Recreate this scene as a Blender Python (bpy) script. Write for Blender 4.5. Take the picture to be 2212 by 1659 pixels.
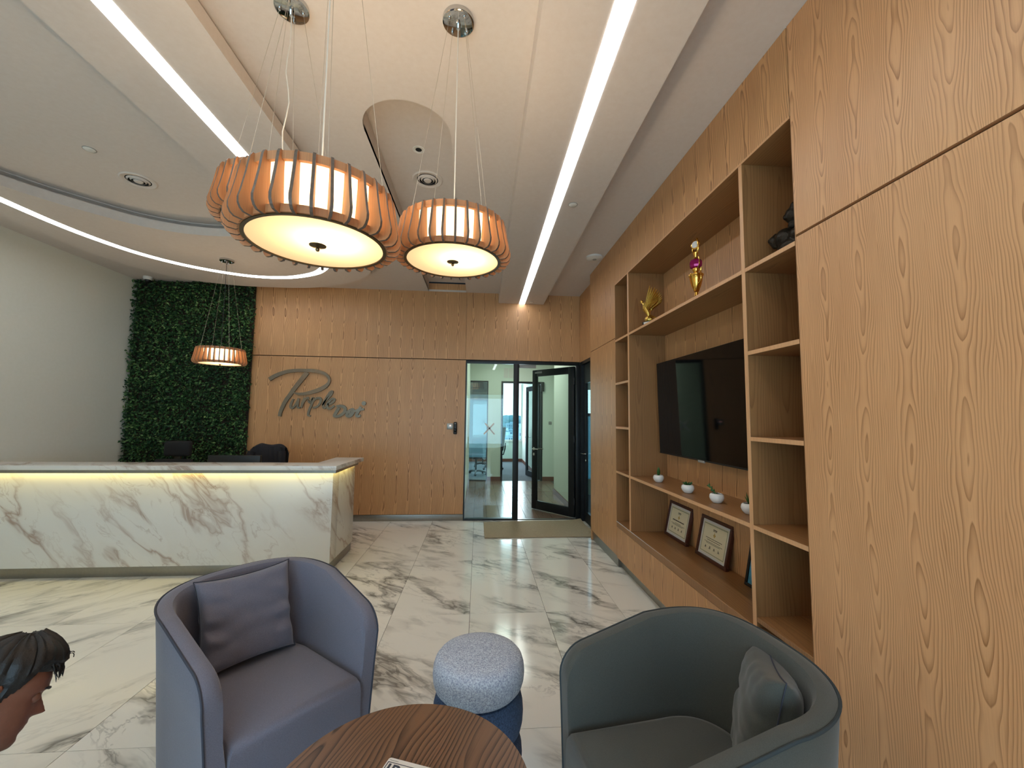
import bpy, bmesh, math, random
from mathutils import Vector, Matrix, noise
from mathutils.geometry import tessellate_polygon
for o in list(bpy.data.objects): bpy.data.objects.remove(o)
SC = bpy.context.scene
COL = SC.collection
random.seed(7)
PI = math.pi

# ---------------------------------------------------------------- camera
cam_d = bpy.data.cameras.new('camera'); cam = bpy.data.objects.new('camera', cam_d); COL.objects.link(cam)
cam_d.sensor_width = 36; cam_d.lens = 14.4266; cam_d.clip_start = .05; cam_d.clip_end = 2000
cam.matrix_world = Matrix(((.996664, -.017765, -.079655, 0), (-.0808, -.07741, -.99372, 0), (.011487, .996841, -.078587, 1.5395), (0, 0, 0, 1)))
SC.camera = cam
# ---------------------------------------------------------------- look, world
SC.view_settings.view_transform = 'Standard'; SC.view_settings.look = 'None'
SC.view_settings.gamma = 1; SC.view_settings.use_curve_mapping = False
SC.view_settings.exposure = 0.08
STRIP, LAMP, LAMP_PT, LEDGE = 10.0, 2.0, 13.0, 12.0
W = bpy.data.worlds.new('sky'); SC.world = W; W.use_nodes = True
nt = W.node_tree; nt.nodes.clear()
wo = nt.nodes.new('ShaderNodeOutputWorld'); bg = nt.nodes.new('ShaderNodeBackground')
tc = nt.nodes.new('ShaderNodeTexCoord'); sp = nt.nodes.new('ShaderNodeSeparateXYZ'); rp = nt.nodes.new('ShaderNodeValToRGB')
nt.links.new(tc.outputs['Generated'], sp.inputs[0]); nt.links.new(sp.outputs['Z'], rp.inputs[0])
rp.color_ramp.elements[0].position = 0; rp.color_ramp.elements[0].color = (.66, .92, .97, 1)
rp.color_ramp.elements[1].position = .6; rp.color_ramp.elements[1].color = (.40, .66, .98, 1)
nt.links.new(rp.outputs[0], bg.inputs[0]); nt.links.new(bg.outputs[0], wo.inputs[0])
bg.inputs[1].default_value = 2.5

def area(name, loc, direction, sx, sy, watts, color):
    l = bpy.data.lights.new(name, 'AREA'); l.shape = 'RECTANGLE'; l.size = sx; l.size_y = sy; l.energy = watts; l.color = color
    o = bpy.data.objects.new(name, l); COL.objects.link(o); o.location = loc
    o.rotation_euler = Vector(direction).to_track_quat('-Z', 'Y').to_euler(); return o
# daylight coming in through the windows behind the camera, and through the office windows ahead
area('window_daylight', (-1.2, -2.92, 1.35), (.05, 1, -.1), 4.2, 1.7, 76, (.54, .75, 1.0))
area('office_window_daylight', (1.0, 13.98, 1.7), (-.1, -1, -.15), .95, 1.8, 55, (.72, .90, 1.0))
area('added_side_daylight', (-1.72, 12.2, 1.6), (1, -.1, -.1), 2.4, 1.5, 60, (.62, .84, 1.0))  # unseen source, added to light the frosted panel from the side
area('corridor_fill', (.7, 8.2, 2.98), (0, 0, -1), .5, 2.0, 26, (.93, 1.0, .92))  # unseen fill light, added to brighten the corridor
area('meeting_room_daylight', (3.0, 8.05, 1.5), (-.1, -1, 0), 2.0, 1.4, 14, (.6, .85, 1.0))

# ---------------------------------------------------------------- node helpers
def lin(r, g, b):
    f = lambda c: (c/255/12.92) if c/255 <= .04045 else ((c/255+.055)/1.055)**2.4
    return (f(r), f(g), f(b), 1)
class NT:
    def __init__(s, name):
        s.m = bpy.data.materials.new(name); s.m.use_nodes = True; s.t = s.m.node_tree; s.t.nodes.clear()
        s.out = s.n('OutputMaterial'); s.b = s.n('BsdfPrincipled'); s.l(s.b.outputs[0], s.out.inputs[0])
    def n(s, k, **kw):
        x = s.t.nodes.new('ShaderNode' + k)
        for a, v in kw.items(): setattr(x, a, v)
        return x
    def l(s, a, b): s.t.links.new(a, b)
    def put(s, sock, v):
        if hasattr(v, 'is_output') or isinstance(v, bpy.types.NodeSocket): s.l(v, sock)
        else: sock.default_value = v
    def math(s, op, a, b=0.0, clamp=False):
        x = s.n('Math', operation=op); x.use_clamp = clamp; s.put(x.inputs[0], a); s.put(x.inputs[1], b); return x.outputs[0]
    def comb(s, x, y, z):
        c = s.n('CombineXYZ'); [s.put(c.inputs[i], v) for i, v in enumerate((x, y, z))]; return c.outputs[0]
    def noise(s, vec, scale=5, detail=3, rough=.5, dist=0):
        x = s.n('TexNoise'); s.put(x.inputs['Vector'], vec); x.inputs['Scale'].default_value = scale
        x.inputs['Detail'].default_value = detail; x.inputs['Roughness'].default_value = rough; x.inputs['Distortion'].default_value = dist
        return x.outputs['Fac']
    def ramp(s, fac, stops):
        x = s.n('ValToRGB'); s.l(fac, x.inputs[0]); e = x.color_ramp.elements
        while len(e) < len(stops): e.new(.5)
        for i, (p, c) in enumerate(stops): e[i].position = p; e[i].color = c if len(c) == 4 else (*c, 1)
        return x.outputs[0]
    def mix(s, f, a, b, blend='MIX'):
        x = s.n('MixRGB', blend_type=blend); s.put(x.inputs[0], f); s.put(x.inputs[1], a); s.put(x.inputs[2], b); return x.outputs[0]
    def bump(s, h, strength=.2, dist=.01):
        x = s.n('Bump'); x.inputs['Strength'].default_value = strength; x.inputs['Distance'].default_value = dist
        s.l(h, x.inputs['Height']); s.l(x.outputs[0], s.b.inputs['Normal'])
    def set(s, **kw):
        for k, v in kw.items(): s.put(s.b.inputs[k.replace('_', ' ')], v)
        return s
def plain(name, col, rough=.5, metal=0.0, **kw):
    t = NT(name); t.set(Base_Color=col, Roughness=rough, Metallic=metal, **kw); return t.m
def speck(name, col, rough=.6, scale=60, amt=.12, bump=.15, bdist=.002, metal=0.0, **kw):
    t = NT(name); tc = t.n('TexCoord'); n = t.noise(tc.outputs['Object'], scale, 4, .6)
    t.set(Base_Color=t.mix(amt, col, t.ramp(n, [(.3, (0, 0, 0)), (.7, (1, 1, 1))]), 'OVERLAY'), Roughness=rough, Metallic=metal, **kw)
    if bump: t.bump(n, bump, bdist)
    return t.m
def emit(name, col, st):
    t = NT(name); t.set(Base_Color=(.8, .8, .8, 1), Emission_Color=col, Emission_Strength=st, Roughness=.5); return t.m

def wood(name, light, dark, cell=.135, freq=1.0, contrast=.7, rough=.42, fine=.5, warp=1.0, seedk=7.0, nv=1.5, na=8.0):
    """slip-matched oak veneer: leaves of width `cell` repeat the same cathedral figure (uv in metres, v along grain)"""
    t = NT(name); uv = t.n('UVMap'); s = t.n('SeparateXYZ'); t.l(uv.outputs[0], s.inputs[0])
    oi = t.n('ObjectInfo'); rnd = t.math('MULTIPLY', oi.outputs['Random'], seedk)
    u = t.math('ADD', t.math('DIVIDE', s.outputs[0], cell), rnd); v = s.outputs[1]
    wob = t.noise(t.comb(0, t.math('MULTIPLY', v, .9), rnd), 1.0, 1)
    u = t.math('ADD', u, t.math('MULTIPLY', t.math('SUBTRACT', wob, .5), .5*warp))
    ci = t.math('FLOOR', u); fu = t.math('SUBTRACT', t.math('FRACT', u), .5)
    au = t.math('ABSOLUTE', fu)
    vec = t.comb(t.math('MULTIPLY', fu, 1.6), t.math('MULTIPLY', v, nv), t.math('ADD', t.math('MULTIPLY', ci, .06), rnd))
    n1 = t.noise(vec, 1.0, 2, .45)
    par = t.math('MULTIPLY', t.math('POWER', t.math('MULTIPLY', au, 2.0), 1.6), 10.0)
    f = t.math('ADD', t.math('ADD', par, t.math('MULTIPLY', v, -1.1)), t.math('MULTIPLY', n1, na*warp))
    f = t.math('MULTIPLY', f, freq)
    saw = t.math('FRACT', f)
    line = t.ramp(saw, [(0, (1, 1, 1)), (.5, (.86, .86, .86)), (.82, (.35, .35, .35)), (.93, (0, 0, 0)), (1, (.95, .95, .95))])
    st = t.noise(t.comb(t.math('MULTIPLY', s.outputs[0], 260), t.math('MULTIPLY', v, 5), rnd), 1.0, 3, .6)
    mask = t.noise(t.comb(t.math('MULTIPLY', u, 1.3), t.math('MULTIPLY', v, 1.5), rnd), 1.0, 2)
    k = t.math('MULTIPLY', t.math('SUBTRACT', 1.0, line), t.math('MULTIPLY', t.math('ADD', mask, .25), contrast))
    k = t.math('ADD', k, t.math('MULTIPLY', t.math('SUBTRACT', st, .5), fine), True)
    big = t.noise(t.comb(t.math('MULTIPLY', s.outputs[0], 2.5), t.math('MULTIPLY', v, .6), rnd), 1.0, 2)
    col = t.mix(k, light, dark)
    col = t.mix(.16, col, t.ramp(big, [(.3, (.25, .25, .25)), (.7, (.8, .8, .8))]), 'SOFT_LIGHT')
    t.set(Base_Color=col, Roughness=rough); t.bump(st, .06, .001); return t.m

def marble(name, base, vein, ang, scale=1.0, fine=(.5, .5, .5, 1), tile_random=40.0, rough=.12, w=.045, uvmode=False, amount=1.0):
    t = NT(name)
    if uvmode: src = t.n('UVMap').outputs[0]
    else: src = t.n('NewGeometry').outputs['Position']
    oi = t.n('ObjectInfo'); rnd = t.math('MULTIPLY', oi.outputs['Random'], tile_random)
    mp = t.n('Mapping'); t.l(src, mp.inputs[0]); mp.inputs['Rotation'].default_value = (0, 0, ang)
    s = t.n('SeparateXYZ'); t.l(mp.outputs[0], s.inputs[0])
    x = t.math('MULTIPLY', s.outputs[0], .72*scale); y = t.math('MULTIPLY', s.outputs[1], 2.0*scale)
    p0 = t.comb(x, y, rnd)
    wx = t.noise(p0, 1.6, 3, .55); wy = t.noise(t.comb(y, x, t.math('ADD', rnd, 9.0)), 2.2, 3, .6)
    p = t.comb(t.math('ADD', x, t.math('MULTIPLY', wx, .6)), t.math('ADD', y, t.math('MULTIPLY', wy, .38)), rnd)
    n1 = t.noise(p, 1.35, 5, .55); n2 = t.noise(p, 3.1, 5, .6)
    r1 = t.math('ABSOLUTE', t.math('SUBTRACT', n1, .5)); r2 = t.math('ABSOLUTE', t.math('SUBTRACT', n2, .5))
    v1 = t.ramp(r1, [(0, (1, 1, 1)), (w*.35, (.62, .62, .62)), (w*1.6, (0, 0, 0))]); v2 = t.ramp(r2, [(0, (.8, .8, .8)), (w*.7, (0, 0, 0))])
    m = t.noise(t.comb(x, y, t.math('ADD', rnd, 3.0)), 1.2, 2)
    mk = t.ramp(m, [(.42, (0, 0, 0)), (.62, (1, 1, 1))])
    f = t.math('MULTIPLY', t.math('ADD', v1, t.math('MULTIPLY', v2, .6), True), mk)
    soft = t.ramp(r1, [(0, (.5, .5, .5)), (.09, (0, 0, 0))])
    c = t.mix(t.math('MULTIPLY', t.math('MULTIPLY', soft, mk), .55*amount), base, fine)
    c = t.mix(t.math('MULTIPLY', f, .85*amount), c, vein)
    t.set(Base_Color=c, Roughness=rough); return t.m

MT = {}
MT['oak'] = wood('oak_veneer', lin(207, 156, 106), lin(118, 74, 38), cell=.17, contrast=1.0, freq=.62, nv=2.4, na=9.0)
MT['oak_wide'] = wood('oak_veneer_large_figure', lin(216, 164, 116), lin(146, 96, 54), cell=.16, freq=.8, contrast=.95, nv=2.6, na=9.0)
MT['oak_shelf_shaded'] = wood('oak_shelf_shaded', lin(154, 110, 68), lin(104, 66, 36), cell=.2, freq=.5, contrast=.6, fine=.5)  # niche shade put into a darker oak for the shelf interiors
MT['oak_band'] = wood('oak_lit_edge', lin(214, 164, 118), lin(176, 126, 82), cell=.2, freq=.4, contrast=.3, fine=.3)
MT['oak_dark'] = wood('walnut_table', lin(120, 87, 62), lin(44, 28, 18), cell=.24, freq=.6, contrast=1.4, nv=2.0, na=10.0, rough=.36, fine=.5)
MT['slat'] = wood('lamp_slat_wood', lin(184, 126, 82), lin(116, 72, 44), cell=.06, freq=.5, contrast=.25, fine=.8, rough=.55)
MT['slat_edge'] = speck('slat_edge_shade', lin(96, 80, 68), .5, 60, .2, 0)  # dark look of the backlit outer slat edges put into their colour
MT['plank'] = wood('floor_plank', lin(134, 110, 94), lin(84, 64, 52), cell=.1, freq=.5, contrast=.5, fine=.6, rough=.22)
MT['marble_a'] = marble('marble_tile_right', lin(238, 235, 225), lin(104, 101, 95), .62, 1.0, lin(172, 168, 158), w=.034)
MT['marble_b'] = marble('marble_tile_left', lin(232, 228, 216), lin(104, 102, 96), -.75, .8, lin(172, 169, 160), w=.034, rough=.2)
MT['marble_desk'] = marble('marble_desk', lin(216, 212, 203), lin(140, 100, 74), -2.35, .62, lin(186, 176, 162), tile_random=0.0, rough=.25, w=.018, uvmode=True, amount=.8)
MT['grout'] = plain('grout', lin(88, 82, 74), .9)
MT['white'] = speck('ceiling_paint', lin(210, 198, 188), .9, 30, .04, .03)
MT['wall'] = speck('wall_paint_grey_green', lin(222, 220, 206), .9, 30, .04, .03)
MT['wall2'] = speck('corridor_paint', lin(214, 222, 208), .9, 30, .04, .03)
MT['steel'] = speck('brushed_steel', lin(150, 146, 138), .32, 40, .05, 0, metal=.9)
MT['chrome'] = plain('polished_chrome', lin(200, 200, 200), .08, 1.0)
MT['bronze'] = plain('dark_bronze', lin(92, 78, 56), .3, .9)
MT['alu_black'] = plain('black_aluminium', lin(26, 30, 33), .38, .3)
MT['black'] = plain('black_plastic', lin(14, 14, 15), .45)
MT['black_fabric'] = speck('black_mesh_fabric', lin(11, 11, 12), .8, 200, .2, .3)
MT['screen'] = plain('screen_glass', lin(6, 7, 8), .05, Specular_IOR_Level=.22)
MT['gold'] = speck('gold_plate', lin(226, 176, 84), .18, 30, .1, .1, .002, 1.0)
MT['gold_dull'] = speck('antique_gold', lin(206, 168, 84), .28, 120, .3, .5, .003, 1.0)
MT['magenta'] = plain('magenta_enamel', lin(150, 20, 90), .15, .4)
MT['ceramic'] = plain('white_ceramic', lin(228, 222, 214), .18)
MT['soil'] = speck('dark_soil', lin(48, 34, 26), .95, 80, .3, .5)
MT['leaf'] = plain('leaf_green', lin(52, 92, 40), .4)
MT['leaf_edge'] = plain('leaf_edge_pale', lin(140, 160, 90), .45)
MT['frame_wood'] = speck('dark_frame_wood', lin(74, 36, 24), .3, 50, .2, 0)
MT['paper'] = plain('certificate_paper', lin(226, 214, 178), .7)
MT['mount'] = plain('pale_mount', lin(214, 208, 200), .8)
MT['ink'] = plain('dark_ink', lin(74, 62, 46), .7)
MT['ink_gold'] = plain('gold_ink', lin(196, 164, 92), .6)
MT['ink_green'] = plain('faded_green_ink', lin(134, 140, 112), .7)
MT['bluepic'] = speck('blue_print', lin(72, 148, 180), .5, 14, .4, 0)
MT['bronze_stat'] = speck('dark_statue_bronze', lin(40, 34, 26), .4, 30, .3, .3, .004, .6)
MT['fabric'] = speck('slate_blue_upholstery', lin(102, 102, 116), .85, 420, .2, .25, .001, Sheen_Weight=.25)
MT['fabric_r'] = speck('slate_upholstery_shaded', lin(68, 70, 65), .85, 420, .2, .25, .001, Sheen_Weight=.25)  # the right chair's dimmer, greener light put into its fabric colour
MT['piping'] = plain('dark_piping', lin(56, 60, 72), .8)
MT['piping_r'] = plain('dark_grey_piping', lin(48, 58, 62), .8)
MT['boucle'] = speck('light_boucle', lin(176, 186, 202), .95, 170, .55, .9, .004)
MT['boucle2'] = speck('navy_boucle', lin(62, 82, 112), .95, 170, .5, .9, .004)
MT['boucle3'] = speck('dark_navy_boucle', lin(50, 66, 92), .95, 170, .5, .9, .004)
MT['mat'] = speck('woven_mat', lin(168, 152, 124), .95, 190, .35, .8, .004)
MT['carpet'] = speck('office_carpet', lin(104, 106, 112), .95, 60, .45, .5, .004)
MT['skirting'] = plain('brown_skirting', lin(112, 66, 48), .4)
MT['skin'] = speck('skin', lin(122, 78, 60), .5, 60, .06, .08, Subsurface_Weight=.08)
MT['hair'] = speck('dark_hair', lin(15, 12, 11), .5, 90, .3, .5, .004)
MT['shirt'] = speck('dark_shirt', lin(26, 26, 32), .9, 200, .2, .3)
MT['trousers'] = speck('dark_trousers', lin(34, 34, 38), .9, 200, .2, .3)
MT['cord'] = plain('clear_cord', lin(214, 204, 190), .4)
MT['wire'] = plain('steel_wire', lin(190, 178, 160), .35, .7)
MT['sign'] = speck('brushed_sign_metal', lin(128, 118, 104), .3, 30, .06, 0, metal=.85)
MT['grey_plastic'] = plain('grey_plastic', lin(150, 148, 142), .5)
MT['white_plastic'] = plain('white_plastic', lin(220, 216, 208), .4)
MT['dark_hole'] = plain('dark_void', lin(16, 16, 16), .9)
MT['strip'] = emit('led_diffuser', (.93, .97, 1, 1), STRIP)
MT['shade'] = emit('lit_lamp_fabric', (1, .80, .50, 1), LAMP)
MT['warm_led'] = emit('warm_led', (1, .82, .26, 1), LEDGE)
MT['red_led'] = emit('red_led', (1, .3, .25, 1), 3.0)
MT['tree'] = speck('hazy_foliage', lin(96, 140, 140), .9, 3, .4, 0)  # aerial haze put into the bluish colours of the far town
MT['town'] = speck('hazy_ground', lin(120, 160, 160), .95, .05, .5, 0)
MT['block'] = plain('pale_hazy_render', lin(196, 214, 214), .9)
MT['block2'] = plain('bluish_hazy_render', lin(150, 182, 190), .9)
MT['blockwin'] = plain('hazy_window', lin(84, 116, 130), .4)
MT['blue_paint'] = speck('dark_panel_room', lin(84, 78, 76), .7, 10, .1, 0)
def glassy(name, tint, refl=.10, rough=0.0):
    m = bpy.data.materials.new(name); m.use_nodes = True; t = m.node_tree; t.nodes.clear()
    o = t.nodes.new('ShaderNodeOutputMaterial'); tr = t.nodes.new('ShaderNodeBsdfTransparent'); g = t.nodes.new('ShaderNodeBsdfGlossy')
    g.inputs['Roughness'].default_value = rough; tr.inputs[0].default_value = tint
    fr = t.nodes.new('ShaderNodeLayerWeight'); fr.inputs[0].default_value = .5; pw = t.nodes.new('ShaderNodeMath'); pw.operation = 'POWER'; pw.inputs[1].default_value = 4.5; t.links.new(fr.outputs['Facing'], pw.inputs[0])
    ml = t.nodes.new('ShaderNodeMath'); ml.operation = 'MULTIPLY_ADD'; ml.inputs[1].default_value = .9; ml.inputs[2].default_value = refl*.45; t.links.new(pw.outputs[0], ml.inputs[0])
    mx = t.nodes.new('ShaderNodeMixShader'); t.links.new(ml.outputs[0], mx.inputs[0]); t.links.new(tr.outputs[0], mx.inputs[1]); t.links.new(g.outputs[0], mx.inputs[2])
    t.links.new(mx.outputs[0], o.inputs[0]); return m
MT['glass'] = glassy('clear_glass', (.92, .98, .96, 1))
MT['win_glass'] = glassy('window_glass', (.9, .98, 1, 1))
def diffuser(name, col, w_tr, em):
    m = bpy.data.materials.new(name); m.use_nodes = True; t = m.node_tree; t.nodes.clear()
    o = t.nodes.new('ShaderNodeOutputMaterial'); a = t.nodes.new('ShaderNodeBsdfTranslucent'); e = t.nodes.new('ShaderNodeEmission'); ad = t.nodes.new('ShaderNodeAddShader')
    a.inputs[0].default_value = (*[c*w_tr for c in col], 1); e.inputs[0].default_value = (*col, 1); e.inputs[1].default_value = em
    t.links.new(a.outputs[0], ad.inputs[0]); t.links.new(e.outputs[0], ad.inputs[1]); t.links.new(ad.outputs[0], o.inputs[0]); return m
MT['lamp_glass'] = diffuser('frosted_lamp_glass', (1, .74, .46), .27, .34)
MT['lamp_drum'] = diffuser('lit_drum_fabric', (1, .85, .55), .25, 1.1)
MT['frost'] = diffuser('frosted_film', (.50, .72, .80), .6, 0.0)

# ---------------------------------------------------------------- mesh helpers
class MB:
    def __init__(s): s.v = []; s.f = []
    def add(s, vs, fs):
        k = len(s.v); s.v += [tuple(v) for v in vs]; s.f += [tuple(i+k for i in f) for f in fs]; return s
    def box(s, x0, x1, y0, y1, z0, z1, M=None):
        vs = [(x, y, z) for z in (z0, z1) for y in (y0, y1) for x in (x0, x1)]
        if M: vs = [M @ Vector(v) for v in vs]
        return s.add(vs, [(0, 2, 3, 1), (4, 5, 7, 6), (0, 1, 5, 4), (2, 6, 7, 3), (0, 4, 6, 2), (1, 3, 7, 5)])
    def lathe(s, prof, n=32, c=(0, 0, 0), cap=True, M=None):
        vs = []; fs = []
        for r, z in prof:
            for i in range(n):
                a = 2*PI*i/n; v = Vector((c[0]+r*math.cos(a), c[1]+r*math.sin(a), c[2]+z)); vs.append(M @ v if M else v)
        m = len(prof)
        for j in range(m-1):
            for i in range(n): fs.append((j*n+i, j*n+(i+1) % n, (j+1)*n+(i+1) % n, (j+1)*n+i))
        if cap:
            if prof[0][0] > 1e-6: fs.append(tuple(range(n))[::-1])
            if prof[-1][0] > 1e-6: fs.append(tuple((m-1)*n+i for i in range(n)))
        return s.add(vs, fs)
    def tube(s, pts, r, n=8, cap=True):
        pts = [Vector(p) for p in pts]; rs = r if isinstance(r, (list, tuple)) else [r]*len(pts)
        vs = []; up = None
        for i, p in enumerate(pts):
            d = (pts[min(i+1, len(pts)-1)]-pts[max(i-1, 0)]).normalized()
            if up is None: up = d.orthogonal().normalized()
            else: up = (up-d*up.dot(d)); up = up.normalized() if up.length > 1e-6 else d.orthogonal().normalized()
            w = d.cross(up)
            for k in range(n):
                a = 2*PI*k/n; vs.append(p+(up*math.cos(a)+w*math.sin(a))*rs[i])
        fs = [(i*n+k, i*n+(k+1) % n, (i+1)*n+(k+1) % n, (i+1)*n+k) for i in range(len(pts)-1) for k in range(n)]
        if cap: fs += [tuple(range(n))[::-1], tuple((len(pts)-1)*n+k for k in range(n))]
        return s.add(vs, fs)
    def ball(s, c, r, n=16, m=10, sc=(1, 1, 1), M=None):
        vs = []; fs = []
        for j in range(m+1):
            t = PI*j/m
            for i in range(n):
                a = 2*PI*i/n; v = Vector((r*sc[0]*math.sin(t)*math.cos(a), r*sc[1]*math.sin(t)*math.sin(a), r*sc[2]*math.cos(t)))
                if M: v = M @ v
                vs.append(v+Vector(c))
        for j in range(m):
            for i in range(n): fs.append((j*n+i, (j+1)*n+i, (j+1)*n+(i+1) % n, j*n+(i+1) % n))
        return s.add(vs, fs)
    def prism(s, poly, z0, z1, holes=(), axis=None):
        """extrude a 2D polygon (with holes) from z0 to z1; axis maps (x,y,z)->point"""
        mp = axis or (lambda x, y, z: (x, y, z))
        loops = [list(poly)]+[list(h) for h in holes]
        flat = [p for l in loops for p in l]
        tris = tessellate_polygon([[Vector((p[0], p[1], 0)) for p in l] for l in loops])
        n = len(flat); vs = [mp(p[0], p[1], z0) for p in flat]+[mp(p[0], p[1], z1) for p in flat]
        fs = [tuple(t) for t in tris]+[tuple(i+n for i in t)[::-1] for t in tris]
        k = 0
        for l in loops:
            m = len(l)
            for i in range(m): a, b = k+i, k+(i+1) % m; fs.append((a, b, b+n, a+n))
            k += m
        return s.add(vs, fs)
def setuv(me):
    uv = me.uv_layers.new(name='UVMap') if not me.uv_layers else me.uv_layers[0]
    for p in me.polygons:
        nx, ny, nz = (abs(c) for c in p.normal)
        for li in p.loop_indices:
            x, y, z = me.vertices[me.loops[li].vertex_index].co
            uv.data[li].uv = (x, y) if nz > .7 else ((y, z) if nx > ny else (x, z))
def obj(name, mb, m, parent=None, smooth=False, bevel=0, seg=2, loc=None, rot=None, kind=None, label=None, sub=0, weld=True):
    me = bpy.data.meshes.new(name); me.from_pydata([tuple(v) for v in mb.v], [], mb.f)
    bm = bmesh.new(); bm.from_mesh(me)
    if weld: bmesh.ops.remove_doubles(bm, verts=bm.verts, dist=1e-5)
    bmesh.ops.recalc_face_normals(bm, faces=bm.faces)
    if bevel:
        es = [e for e in bm.edges if len(e.link_faces) == 2 and e.calc_face_angle(0) > .6]
        bmesh.ops.bevel(bm, geom=es, offset=bevel, segments=seg, affect='EDGES', profile=.5)
    bm.to_mesh(me); bm.free(); me.update(); setuv(me)
    if smooth or bevel:
        me.polygons.foreach_set('use_smooth', [True]*len(me.polygons))
        me.set_sharp_from_angle(angle=math.radians(40))
    me.materials.append(MT[m] if isinstance(m, str) else m)
    o = bpy.data.objects.new(name, me); COL.objects.link(o)
    if parent: o.parent = parent
    if loc: o.location = loc
    if rot: o.rotation_euler = rot
    if kind: o['kind'] = kind
    if label: o['label'] = label
    if sub: md = o.modifiers.new('sub', 'SUBSURF'); md.levels = sub; md.render_levels = sub
    return o
def tag(o, label, cat, group=None, kind=None):
    o['label'] = label; o['category'] = cat
    if group: o['group'] = group
    if kind: o['kind'] = kind
    return o
def thing(name, label, cat, loc=(0, 0, 0), rz=0, group=None):
    o = bpy.data.objects.new(name, None); COL.objects.link(o); o.empty_display_size = .1
    o.location = loc; o.rotation_euler = (0, 0, rz); return tag(o, label, cat, group)
def struct(name, mb, m, **kw):
    o = obj(name, mb, m, **kw); o['kind'] = 'structure'; return o
def sroot(name):
    o = bpy.data.objects.new(name, None); COL.objects.link(o); o['kind'] = 'structure'; return o
def dup(o, parent=None):
    c = o.copy(); COL.objects.link(c); c.parent = parent
    for ch in list(o.children): dup(ch, c)
    return c
def rel(root, name, mb, m, **kw):
    """a part built in world coordinates of an unrotated thing"""
    lx, ly, lz = root.location; mb.v = [(v[0]-lx, v[1]-ly, v[2]-lz) for v in mb.v]; return obj(name, mb, m, parent=root, **kw)
def spline(pts, n=8):
    out = []
    for i in range(len(pts)-1):
        p0, p1, p2, p3 = [Vector(pts[max(0, min(len(pts)-1, j))]) for j in (i-1, i, i+1, i+2)]
        for k in range(n):
            t = k/n; out.append(.5*((2*p1)+(-p0+p2)*t+(2*p0-5*p1+4*p2-p3)*t*t+(-p0+3*p1-3*p2+p3)*t**3))
    out.append(Vector(pts[-1])); return out

# ================================================================ SETTING
XL, YB, XR, YR0, YF = -4.93, 6.225, 1.447, 5.23, -3.0
CZ = 3.432
# floor: grout bed with one object per marble tile (0.6 x 1.2 m)
floor = struct('floor', MB().box(XL-.1, 1.75, YF-.1, YB+.02, -.06, -.004), 'grout')
tiles = {}
OX, OY = -.6419, 5.7445
for c in range(-8, 4):
    for r in range(-1, 8):
        x0, x1 = OX+.6*c, OX+.6*(c+1); y1, y0 = OY-1.2*r, OY-1.2*(r+1)
        x0, x1, y0, y1 = max(x0, XL), min(x1, 1.75), max(y0, YF), min(y1, YB)
        if x1-x0 < .02 or y1-y0 < .02: continue
        w, d = round(x1-x0, 3), round(y1-y0, 3); mt = 'marble_a' if x0 > -2.2 else 'marble_b'
        if (w, d, mt) not in tiles:
            o = obj('tile', MB().box(.0013, w-.0013, .0013, d-.0013, -.004, 0), mt, parent=floor, bevel=.0006, seg=1); tiles[(w, d, mt)] = o
        else:
            o = tiles[(w, d, mt)].copy(); COL.objects.link(o)
        o.location = (x0, y0, 0)

# walls
struct('wall_left', MB().box(XL-.1, XL, YF-.1, YB+.1, 0, CZ+.2), 'wall')
wf = struct('wall_front', MB().box(XL, -3.6, YF-.12, YF, 0, CZ+.2).box(1.2, 1.9, YF-.12, YF, 0, CZ+.2).box(-3.6, 1.2, YF-.12, YF, 0, .35).box(-3.6, 1.2, YF-.12, YF, 2.35, CZ+.2), 'wall')
w1 = struct('window_1', MB().box(-3.6, 1.2, YF-.07, YF-.05, .35, 2.35), 'win_glass')
for x in (-3.6, -2.0, -.4, 1.15): obj('window_frame', MB().box(x, x+.05, YF-.1, YF-.02, .35, 2.35), 'alu_black', parent=w1)
# back wall: substrate + veneer panels as parts
wb = struct('wall_back', MB().box(XL-.1, -.206, YB+.03, YB+.12, 0, CZ+.2).box(-.206, 1.56, YB+.03, YB+.12, 2.384, CZ+.2), 'dark_hole')
G = .0025
def panel(parent, x0, x1, z0, z1, m='oak'):
    return obj('panel', MB().box(x0+G/2, x1-G/2, YB, YB+.03, z0+G, z1-G), m, parent=parent, bevel=.0008, seg=1)
panel(wb, -4.93, -3.3, .09, 2.385); panel(wb, -3.3, -.206, .09, 2.385)
panel(wb, -4.93, -3.3, 2.391, 3.56); panel(wb, -3.3, -.213, 2.391, 3.56); panel(wb, -.213, 1.55, 2.39, 3.56)
struct('baseboard_back', MB().box(-4.93, -.206, YB-.002, YB+.02, 0, .088), 'steel', bevel=.001)
# right wall beyond the cabinets (door recess)
wr = struct('wall_right', MB().box(1.55+.03, 1.7, YR0, YB+.03, 2.38, CZ+.2), 'oak')
obj('panel', MB().box(1.55, 1.58, YR0, YB, 2.382, 3.56), 'oak', parent=wr, bevel=.0008, seg=1)
obj('panel', MB().box(1.55, 1.85, 5.20, YR0+.01, 0, 3.56), 'oak', parent=wr)
struct('baseboard_right', MB().box(1.47, 1.5, 4.285, 5.22, 0, .118).box(1.47, 1.56, 4.275, 4.29, 0, .118).box(1.5, 1.52, 1.0, 4.28, 0, .105).box(1.5, 1.52, YF, 1.0, 0, .105), 'steel')

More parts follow.
